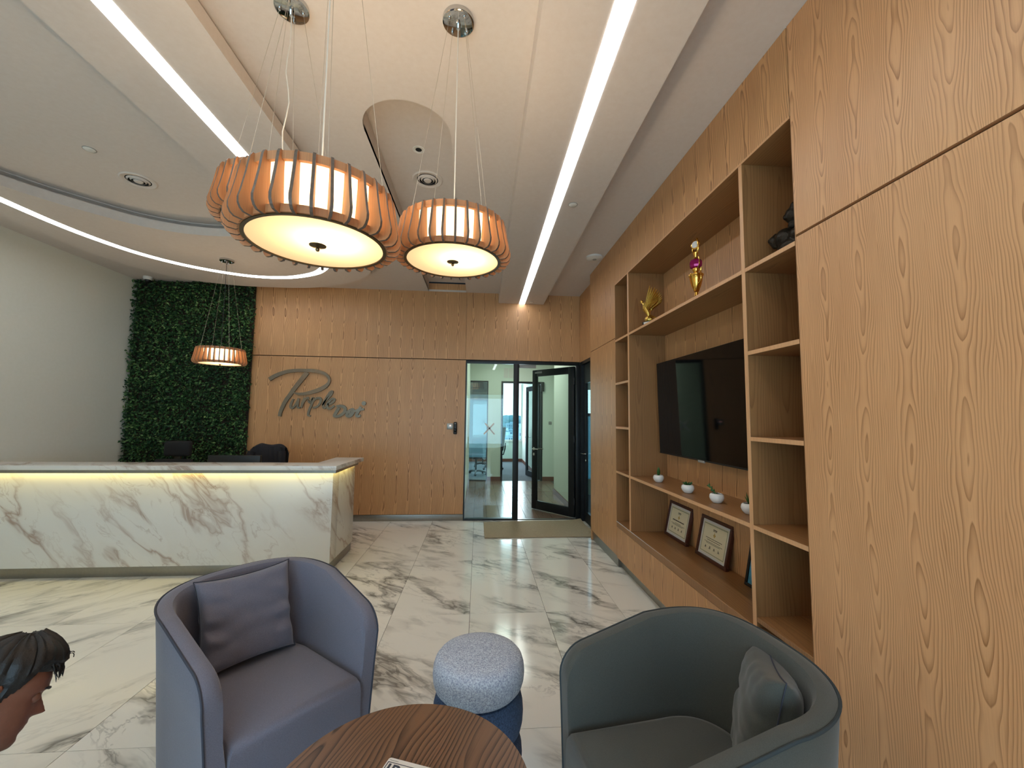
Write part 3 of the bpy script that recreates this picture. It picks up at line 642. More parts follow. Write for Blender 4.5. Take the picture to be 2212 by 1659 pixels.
rel(dk, 'work_surface', MB().box(XL+.003, -1.625, 4.361, 5.0, .72, .75), 'white_plastic', bevel=.003)
rel(dk, 'end_support', MB().box(-1.625, -1.60, 4.36, 5.0, .1, .75), 'white_plastic')
t = thing('monitor', 'dark monitor whose top edge shows over the reception counter', 'monitor', (-2.62, 4.72, .75))
obj('screen_housing', MB().box(-.27, .27, -.02, .02, .075, .335), 'black', parent=t, bevel=.006)
obj('screen', MB().box(-.258, .258, .0205, .0215, .09, .322), 'screen', parent=t)
obj('stand', MB().box(-.03, .03, -.01, .03, .012, .12), 'black', parent=t, bevel=.004)
obj('base', MB().lathe([(.11, 0), (.11, .008), (.03, .014), (0, .014)], 32), 'black', parent=t, smooth=True)
# office chairs
def office_chair(label, x, y, rz, back='mesh', group='black office chairs', hb=1.0, headrest=False, w=.22):
    t = thing('office_chair', label, 'office chair', (x, y, 0), rz, group)
    mbh = MB().lathe([(.032, .06), (.032, .12), (.026, .13), (.026, .42)], 16); obj('gas_lift', mbh, 'black', parent=t, smooth=True)
    for k in range(5):
        a = 2*PI*k/5+.3; c, s = math.cos(a), math.sin(a)
        l = obj('base_leg', MB().tube([(0, 0, .105), (.14*c, .14*s, .098), (.29*c, .29*s, .072)], [.026, .02, .014], 8), 'black', parent=t, smooth=True)
        obj('caster', MB().lathe([(.027, -.022), (.029, -.018), (.029, .018), (.027, .022)], 16, M=Matrix.Translation((.29*c, .29*s, .029)) @ Matrix.Rotation(a+.6, 4, 'Z') @ Matrix.Rotation(PI/2, 4, 'X')), 'black', parent=l, smooth=True)
    obj('seat', MB().box(-.24, .24, -.22, .25, .43, .50), 'black_fabric', parent=t, bevel=.03, seg=3)
    mb = MB(); n = 10; m = 8
    vs = []; fs = []
    for j in range(n+1):
        z = .56+(hb-.06-.5)*j/n; ww = w*(1-.18*(j/n)**3)
        for i in range(m+1):
            u = -1+2*i/m; yy = -.25-.07*(j/n)+.05*u*u; vs += [(ww*u, yy-.02, z), (ww*u, yy+.02, z)]
    q = 2*(m+1)
    for j in range(n):
        for i in range(m):
            a = j*q+2*i; fs += [(a, a+2, a+q+2, a+q), (a+1, a+q+1, a+q+3, a+3)]
        a = j*q; fs.append((a, a+q, a+q+1, a+1)); a = j*q+2*m; fs.append((a, a+1, a+q+1, a+q))
    for i in range(m): a = 2*i; fs.append((a, a+1, a+3, a+2)); a = n*q+2*i; fs.append((a, a+2, a+3, a+1))
    mb.add(vs, fs); obj('backrest', mb, 'black_fabric', parent=t, smooth=True, bevel=.008)
    obj('back_support', MB().tube([(0, -.05, .42), (0, -.27, .45), (0, -.31, .60), (0, -.325, .78)], .018, 8), 'black', parent=t, smooth=True)
    if headrest: 
        obj('headrest', MB().box(-.155, .155, -.36, -.29, hb+.03, hb+.22), 'black_fabric', parent=t, bevel=.03, seg=3)
        obj('headrest_post', MB().box(-.03, .03, -.35, -.325, hb-.12, hb+.06), 'black', parent=t)
    for s in (-1, 1):
        ar = obj('armrest', MB().tube([(s*.2, .0, .44), (s*.285, -.02, .46), (s*.285, -.02, .62)], .014, 8), 'black', parent=t, smooth=True)
        obj('arm_pad', MB().box(s*.285-.035, s*.285+.035, -.13, .12, .62, .645), 'black', parent=ar, bevel=.01)
    return t
office_chair('black high-back office chair with headrest showing against the plant wall', -3.70, 5.12, PI, headrest=True, hb=.97, w=.25)
office_chair('black office chair behind the reception monitor with a dark jacket on its back', -2.66, 5.22, PI, hb=1.12, w=.215)
t = thing('jacket', 'dark jacket draped over an office chair back behind reception', 'jacket', (-2.66, 5.54, 0))
mb = MB(); vs = []; fs = []
prof = [(-.075, .78), (-.07, .95), (-.062, 1.07), (-.04, 1.135), (.0, 1.155), (.035, 1.14), (.055, 1.07), (.06, .92), (.062, .82)]
for i in range(25):
    u = -1+2*i/24
    for (yy, zz) in prof: vs.append((u*.215*(1+.06*math.sin(zz*20)), yy-.015+.012*math.sin(u*9+zz*6), zz-.045*abs(u)**3-.012*math.sin(u*5+1)))
k = len(prof)
for i in range(24):
    for j in range(k-1): fs.append((i*k+j, (i+1)*k+j, (i+1)*k+j+1, i*k+j+1))
mb.add(vs, fs); o = obj('garment', mb, 'shirt', parent=t, smooth=True); md = o.modifiers.new('th', 'SOLIDIFY'); md.thickness = .012
for s in (-1, 1): obj('sleeve', MB().tube([(s*.18, -.07, 1.06), (s*.2, -.10, .95), (s*.19, -.10, .80), (s*.17, -.09, .72)], [.05, .045, .04, .034], 10), 'shirt', parent=t, smooth=True)

# ================================================================ WALL SIGN
sg = thing('wall_sign', 'brushed metal script lettering reading Purple Dot on oak wall', 'sign', (-2.5, YB, 1.85))
# stroke points measured as fractions on a 2212x1622 drawing, mapped onto the wall plane (metres)
def sx(x, y): return -3.182+(x-290)*(1.395/1560)-(y-600)*.00002*0
def sw(x, y): return (-3.305+x*.000891-.0, 2.541-y*.000879+x*.0000135)
def stroke(name, pts, label=None, th=.022, gap=.004, n=8, closed=False):
    P = spline([Vector((p[0], p[1], p[2])) for p in pts], n); L = []; R = []
    W2 = [(Vector(sw(p.x, p.y)), p.z*.00088/2) for p in P]
    for i, (c, w) in enumerate(W2):
        d = (W2[min(i+1, len(W2)-1)][0]-W2[max(i-1, 0)][0]); d = d.normalized() if d.length > 0 else Vector((1, 0)); nn = Vector((-d.y, d.x)); L.append(c+nn*w); R.append(c-nn*w)
    mb = MB(); y0, y1 = YB-gap-th, YB-gap; vs = []; fs = []
    for l, r in zip(L, R): vs += [(l.x, y0, l.y), (r.x, y0, r.y), (r.x, y1, r.y), (l.x, y1, l.y)]
    for i in range(len(L)-1):
        a = 4*i
        for k in range(4): fs.append((a+k, a+(k+1) % 4, a+4+(k+1) % 4, a+4+k))
    m = 4*(len(L)-1); fs += [(0, 1, 2, 3), (m+3, m+2, m+1, m)]
    return mb.add(vs, fs)
def letter(strokes, label, th=.022):
    mb = MB()
    for i, s in enumerate(strokes): q = stroke('', s, th=th-.0015*i); mb.add(q.v, q.f)
    return rel(sg, 'letter', mb, 'sign', label=label, weld=False)
letter([[(300, 580, 62), (400, 515, 62), (560, 452, 56), (720, 430, 54), (860, 430, 54), (1000, 435, 56), (1120, 462, 50), (1205, 510, 42), (1245, 575, 42), (1235, 640, 46), (1180, 700, 60), (1080, 755, 66), (960, 795, 60), (840, 820, 46), (740, 815, 32), (690, 795, 14)],
        [(890, 460, 78), (800, 590, 72), (700, 730, 68), (640, 830, 64), (575, 930, 62), (530, 1030, 58), (500, 1120, 54), (490, 1190, 50)]], 'large script letter P', .028)
letter([[(690, 905, 26), (658, 985, 38), (655, 1040, 38), (690, 1050, 34), (735, 990, 34), (775, 895, 32)], [(775, 895, 32), (765, 970, 34), (765, 1040, 34), (800, 1050, 26)]], 'script letter u')
letter([[(868, 885, 34), (840, 960, 36), (822, 1050, 34)], [(838, 985, 30), (880, 910, 34), (918, 885, 34), (925, 915, 24)]], 'script letter r')
letter([[(925, 930, 24), (950, 965, 30), (985, 905, 34), (1000, 895, 38), (985, 985, 38), (950, 1080, 38), (935, 1170, 34), (975, 1185, 22)], [(985, 960, 30), (1050, 895, 36), (1115, 895, 40), (1120, 960, 38), (1070, 1030, 34), (1000, 1050, 30)]], 'script letter p')
letter([[(1150, 1010, 24), (1215, 920, 32), (1285, 830, 36), (1300, 780, 36), (1262, 800, 36), (1205, 900, 38), (1168, 1000, 38), (1180, 1055, 34), (1215, 1035, 22)]], 'script letter l')
letter([[(1235, 1000, 30), (1310, 965, 34), (1345, 915, 34), (1300, 905, 34), (1245, 970, 38), (1235, 1040, 38), (1280, 1065, 36), (1345, 1015, 28)]], 'script letter e')
letter([[(1420, 1050, 50), (1385, 1110, 52), (1345, 1185, 46)], [(1375, 1025, 30), (1450, 1022, 46), (1510, 1050, 50), (1515, 1110, 50), (1455, 1170, 46), (1390, 1195, 42), (1330, 1185, 30)]], 'script letter D')
letter([[(1600, 1090, 40), (1560, 1130, 50), (1555, 1185, 48), (1610, 1180, 52), (1650, 1120, 50), (1640, 1080, 44), (1600, 1090, 44)], [(1580, 1120, 40), (1615, 1140, 50), (1640, 1095, 40)]], 'script letter o')
letter([[(1770, 1035, 44), (1735, 1100, 48), (1705, 1175, 48), (1735, 1195, 40), (1770, 1175, 26)], [(1668, 1108, 30), (1740, 1088, 40), (1822, 1076, 32)]], 'script letter t')
cx_, cz_ = sw(1815, 978)
rel(sg, 'dot', MB().prism([(cx_+.031*math.cos(2*PI*i/24), cz_+.031*math.sin(2*PI*i/24)) for i in range(24)], YB-.026, YB-.004, axis=lambda x, y, z: (x, z, y)), 'sign', label='round dot over the final letter')
mbs = MB()
for px, py in ((500, 1100), (800, 600), (560, 455), (1230, 600), (900, 815), (760, 1045), (830, 1010), (945, 1120), (1180, 1045), (1250, 1050), (1345, 1170), (1600, 1180), (1720, 1160), (1815, 978)):
    x, z = sw(px, py); mbs.lathe([(.006, 0), (.006, .006)], 8, M=Matrix.Translation((x, YB, z)) @ Matrix.Rotation(PI/2, 4, 'X'))
rel(sg, 'standoff', mbs, 'sign', weld=False)
# access reader
t = thing('exit_button', 'square steel exit button plate with a red light beside the reader', 'switch plate', (-.425, YB, 1.38))
obj('plate', MB().box(-.045, .045, -.008, 0, -.045, .045), 'steel', parent=t, bevel=.002)
b_ = obj('button', MB().lathe([(.014, 0), (.014, .004), (.010, .006), (0, .006)], 20, M=Matrix.Translation((.005, -.008, .010)) @ Matrix.Rotation(PI/2, 4, 'X')), 'white_plastic', parent=t, smooth=True)
obj('indicator', MB().lathe([(.009, .006), (.009, .0072), (0, .0072)], 16, M=Matrix.Translation((.005, -.008, .010)) @ Matrix.Rotation(PI/2, 4, 'X')), 'red_led', parent=t)
t = thing('access_reader', 'slim black access reader on the oak wall left of the glass', 'card reader', (-.345, YB, 1.355))
obj('body', MB().box(-.026, .026, -.034, 0, -.09, .09), 'black', parent=t, bevel=.012, seg=3)
obj('sensor', MB().box(-.016, .016, -.036, -.033, -.055, -.005), 'screen', parent=t, bevel=.004)
obj('status_light', MB().box(-.012, .012, -.0355, -.033, .062, .074), 'grey_plastic', parent=t, bevel=.001)
tag(obj('switch_plate', MB().box(1.70, 1.775, YP-.01, YP, 1.35, 1.425), 'grey_plastic', bevel=.002), 'small grey switch plate on the corridor wall past the open door', 'switch plate')
# mat
mb = MB(); nx_, ny_ = 44, 24
P0, P1, P2, P3 = Vector((.106, 5.322)), Vector((1.545, 5.330)), Vector((1.545, 6.17)), Vector((.104, 6.10))
vs = []
for j in range(ny_+1):
    for i in range(nx_+1):
        u, v = i/nx_, j/ny_; p = P0.lerp(P1, u).lerp(P3.lerp(P2, u), v)
        z = .010+.0015*math.sin(v*60)+(.012*max(0, (u-.8)/.2)**2*(1+math.sin(v*7)))*(v > .2)+.0025*math.sin(u*9+v*4)
        if p.x > 1.462 and p.y < 5.232: p = Vector((1.462, p.y))
        vs.append((p.x, p.y, z))
top = len(vs); vs += [(x, y, .001) for x, y, z in vs]; fs = []
for j in range(ny_):
    for i in range(nx_): a = j*(nx_+1)+i; fs += [(a, a+1, a+nx_+2, a+nx_+1), (top+a, top+a+nx_+1, top+a+nx_+2, top+a+1)]
for i in range(nx_): a = i; fs.append((a, top+a, top+a+1, a+1)); a = ny_*(nx_+1)+i; fs.append((a, a+1, top+a+1, top+a))
for j in range(ny_): a = j*(nx_+1); fs.append((a, a+nx_+1, top+a+nx_+1, top+a)); a += nx_; fs.append((a, top+a, top+a+nx_+1, a+nx_+1))
t = thing('door_mat', 'long beige woven mat on the marble before the glass door', 'mat', (.8, 5.7, 0))
rel(t, 'weave', mb.add(vs, fs), 'mat', smooth=True)
rel(t, 'edge_binding', MB().tube([(.106, 5.322, .008), (.8, 5.325, .008), (1.46, 5.325, .008)], .006, 6).tube([(.106, 5.322, .008), (.104, 6.10, .008)], .006, 6), 'mat', smooth=True)

# ================================================================ ON THE SHELVES
TVX = 1.70
tv = thing('television', 'large black wall-mounted television in the oak shelving bay', 'television', (TVX, 3.045, 1.215)); tv.rotation_euler = (0, math.radians(1.4)*-1, 0)
obj('housing', MB().box(.004, .045, -.715, .715, 0, .84), 'black', parent=tv, bevel=.003)
sc_ = obj('screen', MB().box(.0, .006, -.712, .712, .012, .837), 'screen', parent=tv)
obj('bottom_bezel', MB().box(-.0015, .006, -.713, .713, .0, .012), 'black', parent=tv)
obj('logo_tab', MB().box(-.004, .006, -.05, .04, -.012, .006), 'grey_plastic', parent=tv, bevel=.002)
obj('wall_bracket', MB().box(.045, .09, -.2, .2, .3, .6), 'black', parent=tv)
# bowls with plants
pot_o = None
def pot(y, x, s, label):
    t = thing('plant_pot', label, 'potted plant', (x, y, .9895), group='small white pots on the shelf below the screen')
    prof = [(0, 0), (.022, 0), (.028, .003), (.040, .018), (.0455, .035), (.042, .052), (.034, .060), (.031, .0605), (.030, .058), (.036, .050), (.0, .050)]
    obj('bowl', MB().lathe([(r*s, z*s) for r, z in prof], 36), 'ceramic', parent=t, smooth=True)
    obj('soil', MB().lathe([(0, .055*s), (.032*s, .053*s)], 24), 'soil', parent=t)
    return t
def leafmb(base, tip, w, curve=(0, 0, 0), n=5, fold=.3):
    base, tip, curve = Vector(base), Vector(tip), Vector(curve); d = tip-base; side = d.cross(Vector((.3, .8, .2))).normalized(); nn = side.cross(d.normalized())
    vs = []; fs = []
    for i in range(n+1):
        t = i/n; c = base+d*t+curve*math.sin(t*PI)*.5+curve*t*t*.5; ww = w*math.sin(PI*min(.97, .12+.88*t))**.8
        vs += [c-side*ww+nn*ww*fold, c, c+side*ww+nn*ww*fold]
    for i in range(n): a = 3*i; fs += [(a, a+1, a+4, a+3), (a+1, a+2, a+5, a+4)]
    return vs, fs
def addleaf(t, *a, mat='leaf', **k):
    v, f = leafmb(*a, **k); o = obj('leaf', MB().add(v, f), mat, parent=t, smooth=True); m = o.modifiers.new('th', 'SOLIDIFY'); m.thickness = .0015; return o
t = pot(3.476, 1.555, 1.0, 'white pot with two upright broad pointed leaves, farthest along the shelf')
for tip, w in (((.012, .025, .125), .013), ((-.010, -.030, .128), .013), ((.0, .012, .10), .010)): addleaf(t, (0, 0, .05), tip, w)
t = pot(2.978, 1.555, 1.0, 'white pot with a low splayed succulent, second from the far end of the shelf')
for k in range(9): a = k*.75; r = .034+.006*(k % 2); addleaf(t, (0, .003, .052), (r*math.cos(a), r*math.sin(a), .072+.006*(k % 3)), .006)
obj('stem', MB().tube([(0, .003, .05), (0, .003, .07)], .003, 6), 'leaf', parent=t)
t = pot(2.631, 1.57, 1.0, 'white pot with a leafy sprig leaning out to one side')
st_pts = [(0, 0, .052), (-.008, .02, .072), (-.012, .045, .090), (-.012, .075, .105)]
obj('stem', MB().tube(st_pts, .003, 6), 'leaf', parent=t)
for k in range(14):
    p = spline([Vector(q) for q in st_pts], 5)[k+1]; a = k*2.4; addleaf(t, p, p+Vector((.016*math.cos(a), .010+.008*math.sin(a), .014*math.sin(a)+.006)), .005)
t = pot(2.32, 1.582, 1.0, 'white pot with thin spiky leaves, half hidden by the upright divider')
for k in range(13): a = k*2.4; r = .012+.016*(k/13); addleaf(t, (0, 0, .052), (r*math.cos(a), r*math.sin(a), .125-.035*(k/13)), .003)
# framed certificates
def certificate(yc, label, L=.405, H=.315, xb=1.735, lean=.22, script=False):
    # local: y = left-right (towards -Y is right in view), z up; leans back (+x)
    t = thing('framed_certificate', label, 'picture frame', (xb, yc, .4725), group='framed certificates on the bench'); t.rotation_euler = (0, lean, 0)
    fw = .026
    for a in ((-L/2, L/2, 0, fw), (-L/2, L/2, H-fw, H)): obj('frame_rail', MB().box(0, .028, *a[:2], *a[2:]), 'frame_wood', parent=t, bevel=.004)
    for a in ((-L/2, -L/2+fw), (L/2-fw, L/2)): obj('frame_stile', MB().box(0.0005, .0275, a[0], a[1], fw, H-fw), 'frame_wood', parent=t, bevel=.004)
    obj('mount', MB().box(.010, .012, -L/2+fw-.002, L/2-fw+.002, fw-.002, H-fw+.002), 'mount', parent=t)
    pw, ph = L/2-fw-.018, H/2-fw-.018; zc = H/2
    p = obj('certificate', MB().box(.0085, .010, -pw, pw, zc-ph, zc+ph), 'paper', parent=t)
    mb = MB()
    for q in (0, 1):
        e = .006+.004*q; y1, z1 = pw-e, ph-e; w = .0016
        for a in ((-y1, y1, zc-z1, zc-z1+w), (-y1, y1, zc+z1-w, zc+z1), (-y1, -y1+w, zc-z1, zc+z1), (y1-w, y1, zc-z1, zc+z1)): mb.box(.0078, .0086, *a)
    n = 26
    for i in range(n):
        u = -pw+.012+(2*pw-.024)*i/(n-1); mb.box(.0077, .0086, u-.002, u+.002, zc+ph-.014, zc+ph-.006).box(.0077, .0086, u-.0015, u+.0015, zc-ph+.006, zc-ph+.011)
    obj('ornate_border', mb, 'ink_green', parent=p)
    mb = MB(); rr = random.Random(5)
    for z, hw, h in ((zc+.072, .024, .006), (zc+.064, .024, .004)): mb.box(.0077, .0086, -hw, hw, z, z+h)
    lines = ((.0, .10, .009), (-.018, .05, .003), (-.027, .115, .003), (-.035, .09, .003)) if not script else ((.002, .105, .004), (-.012, .085, .004), (-.027, .115, .003), (-.035, .09, .003))
    for dz, hw, h in lines:
        y = -hw
        while y < hw: wl = rr.uniform(.006, .018); mb.box(.0077, .0086, -min(y+wl, hw), -y, zc+dz, zc+dz+h); y += wl+.003
    for k in range(4):
        y = (.095-.06*k)*.95; zz = zc-.062
        mb.box(.0077, .0086, y-.013, y+.013, zz-.010, zz-.0085)
        for q in range(4): mb.box(.0077, .0086, y-.008+q*.004, y-.006+q*.004, zz-.006, zz+rr.uniform(.0, .012))
    obj('lettering', mb, 'ink', parent=p)
    mb = MB().ball((.0083, 0, zc+.035), .012, 12, 8, sc=(.05, 1.3, .8)).box(.0077, .0086, -.004, .004, zc+.02, zc+.055).box(.0077, .0086, -.016, .016, zc+.036, zc+.040); obj('crest', mb, 'ink_gold', parent=p)
    obj('strut', MB().box(.028, .034, -.03, .03, .02, H*.6), 'black', parent=t)
certificate(3.585, 'dark wood framed certificate in block lettering, farther of two on bench')
certificate(3.035, 'dark wood framed certificate in script lettering, nearer of the two on bench', script=True)
t = thing('picture_frame', 'black framed blue picture half hidden behind the upright divider', 'picture frame', (1.735, 2.425, .4725)); t.rotation_euler = (0, .2, 0)
for a in ((-.2, .2, 0, .02), (-.2, .2, .34, .36), (-.2, -.18, .02, .34), (.18, .2, .02, .34)): obj('frame_rail', MB().box(0, .02, *a), 'black', parent=t, bevel=.002)
obj('picture', MB().box(.008, .010, -.18, .18, .02, .34), 'bluepic', parent=t)
mb = MB(); rr = random.Random(2)
for k in range(6): mb.box(.0065, .0085, .02, .16-rr.random()*.08, .07+k*.03, .074+k*.03)
obj('lettering', mb, 'mount', parent=t)
# trophies
t = thing('trophy', 'tall gold cup trophy with a magenta band and round top medallion', 'trophy', (1.56, 2.80, 2.3665))
obj('foot', MB().box(-.035, .035, -.035, .035, 0, .022), 'black', parent=t, bevel=.003)
obj('stem', MB().lathe([(.030, .022), (.020, .03), (.016, .045), (.022, .052), (.014, .06), (.012, .085), (.02, .095)], 24), 'gold', parent=t, smooth=True)
cup = obj('cup', MB().lathe([(.012, .09), (.02, .10), (.032, .13), (.042, .17), (.046, .20), (.052, .207), (.052, .215), (.044, .217), (.02, .21), (0, .21)], 28), 'gold', parent=t, smooth=True)
for s in (-1, 1):
    obj('handle', MB().tube([p for p in spline([Vector((0, s*.036, .14)), Vector((0, s*.056, .155)), Vector((0, s*.066, .185)), Vector((0, s*.062, .225)), Vector((0, s*.07, .25))], 5)], .0055, 8), 'gold', parent=cup, smooth=True)
obj('riser', MB().lathe([(.02, .212), (.026, .222), (.014, .232), (.024, .25), (.024, .262)], 20), 'gold', parent=t, smooth=True)
obj('band', MB().lathe([(.026, .262), (.040, .27), (.044, .285), (.044, .31), (.034, .325), (.018, .33)], 8), 'magenta', parent=t)
mb = MB()
for s in (-1, 1): mb.tube([(0, s*.024, .255), (0, s*.05, .28), (0, s*.05, .315), (0, s*.042, .335)], .004, 6)
obj('band_arms', mb, 'gold', parent=t, smooth=True)
obj('figure', MB().lathe([(.018, .33), (.010, .345), (.014, .36), (.02, .38), (.012, .395)], 16).tube([(0, .015, .37), (0, .036, .40), (0, .036, .45), (0, .02, .482)], .006, 8).tube([(0, -.015, .37), (0, -.036, .40), (0, -.036, .45), (0, -.02, .482)], .006, 8), 'gold', parent=t, smooth=True)
md_ = obj('medallion', MB().lathe([(.030, -.005), (.034, -.003), (.034, .003), (.030, .005)], 28, M=Matrix.Translation((0, 0, .442)) @ Matrix.Rotation(.5, 4, 'Z') @ Matrix.Rotation(PI/2, 4, 'Y')), 'gold', parent=t, smooth=True)
obj('medallion_face', MB().lathe([(.025, 0), (.025, .0065), (0, .0065)], 24, M=Matrix.Translation((0, 0, .442)) @ Matrix.Rotation(.5, 4, 'Z') @ Matrix.Rotation(-PI/2, 4, 'Y')), 'mount', parent=md_)
t = thing('bird_trophy', 'gold winged bird trophy with raised wing on the high shelf', 'trophy', (1.50, 3.50, 2.3665)); t.rotation_euler = (0, 0, .55); t.scale = (1.14, 1.14, 1.14)
obj('foot', MB().box(-.03, .03, -.04, .04, 0, .025), 'black', parent=t, bevel=.003)
obj('nameplate', MB().box(-.032, -.029, -.025, .025, .006, .02), 'mount', parent=t)
obj('rock', MB().ball((0, 0, .045), .03, 9, 6, sc=(1, 1.1, .9)).ball((0, -.02, .04), .018, 8, 5), 'gold_dull', parent=t)
obj('body', MB().tube([(0, .0, .06), (0, .004, .09), (0, .02, .13), (0, .03, .155), (0, .045, .18), (0, .062, .19)], [.010, .018, .03, .022, .012, .009], 10).ball((0, .064, .20), .013, 10, 8).tube([(0, .07, .203), (0, .088, .198)], [.006, .001], 6), 'gold_dull', parent=t, smooth=True)
def wing(sx_, lean):
    mb = MB()
    for k in range(9):
        q = k/8; b = Vector((sx_*.012, .02-.04*q, .12+.01*q)); L = .19-.10*q; d = Vector((sx_*lean*.6, -.30-.8*q, 1.1-.55*q)).normalized()
        v, f = leafmb(b, b+d*L, .011, n=4); mb.add(v, f)
    for k in range(6):
        q = k/5; b = Vector((sx_*.014, .03-.04*q, .115)); d = Vector((sx_*lean, -.1-.6*q, .9)).normalized(); v, f = leafmb(b, b+d*.07, .012, n=3); mb.add(v, f)
    return mb
for s, l in ((-1, .12), (1, .3)):
    o = obj('wing', wing(s, l), 'gold_dull', parent=t, weld=False); m = o.modifiers.new('th', 'SOLIDIFY'); m.thickness = .003
mb = MB()
for k in range(5): v, f = leafmb((0, -.0, .08), (.012*(k-2), -.06, .045), .008, n=3); mb.add(v, f)
obj('tail', mb, 'gold_dull', parent=t, weld=False)
t = thing('silver_trophy', 'silver trophy edge peeking past the upright divider on high shelf', 'trophy', (1.60, 2.232, 2.3665))
obj('foot', MB().lathe([(.032, 0), (.032, .012), (.02, .02), (.012, .05), (.016, .07)], 20), 'chrome', parent=t, smooth=True)
obj('bowl', MB().lathe([(.016, .07), (.035, .09), (.04, .13), (.036, .15)], 20), 'chrome', parent=t, smooth=True)
for s in (-1, 1): obj('handle', MB().tube([(0, s*.036, .10), (0, s*.058, .11), (0, s*.058, .145), (0, s*.04, .155)], .004, 8), 'chrome', parent=t, smooth=True)
obj('finial', MB().lathe([(.036, .15), (.03, .17), (.01, .20), (.012, .23), (.03, .25), (.03, .275), (.01, .30)], 18), 'chrome', parent=t, smooth=True)
t = thing('silver_ornament', 'small pale ornament mostly hidden in the narrow shelf column', 'ornament', (1.53, 3.93, 1.9065))
obj('body', MB().lathe([(.022, 0), (.024, .012), (.012, .03), (.008, .05), (.010, .06)], 20), 'ceramic', parent=t, smooth=True)
obj('head', MB().ball((0, .0, .068), .013, 14, 10), 'ceramic', parent=t, smooth=True)
t = thing('statue', 'dark bronze seated figurine in the top cube of shelving', 'statue', (1.63, 1.955, 2.3665))
rr = random.Random(11)
mb = MB().ball((0, 0, .07), .075, 18, 12, sc=(1, 1.1, .7)).ball((-.02, .03, .13), .055, 16, 10).ball((.0, .05, .12), .04, 12, 8).tube([(-.04, .07, .10), (-.06, .09, .14), (-.03, .085, .17)], [.022, .02, .016], 10).ball((-.02, -.05, .12), .04, 12, 8)
b_ = obj('body', mb, 'bronze_stat', parent=t, smooth=True, weld=False); m = b_.modifiers.new('r', 'REMESH'); m.mode = 'VOXEL'; m.voxel_size = .008
mb = MB().ball((0, 0, .245), .04, 16, 12, sc=(1, 1, 1.15)).ball((0, .0, .19), .028, 12, 8).ball((-.01, .035, .25), .018, 10, 8).ball((0, -.02, .285), .028, 12, 8).ball((-.035, .01, .235), .014, 8, 6).tube([(0, .0, .28), (0, -.03, .31), (0, -.07, .30)], [.016, .012, .006], 8)
h_ = obj('head', mb, 'bronze_stat', parent=t, smooth=True, weld=False); m = h_.modifiers.new('r', 'REMESH'); m.mode = 'VOXEL'; m.voxel_size = .006
obj('base', MB().lathe([(.085, 0), (.085, .014), (.075, .022), (0, .022)], 28), 'black', parent=t, smooth=True)
t = thing('wooden_box', 'dark brown object leaning in the lowest shelving cube', 'box', (1.60, 1.80, .5235)); t.rotation_euler = (0, 0, .5)
obj('case', MB().box(-.10, .10, -.03, .03, 0, .14), 'frame_wood', parent=t, bevel=.004)
obj('lid', MB().box(-.104, .104, -.034, .034, .1405, .165), 'frame_wood', parent=t, bevel=.004)

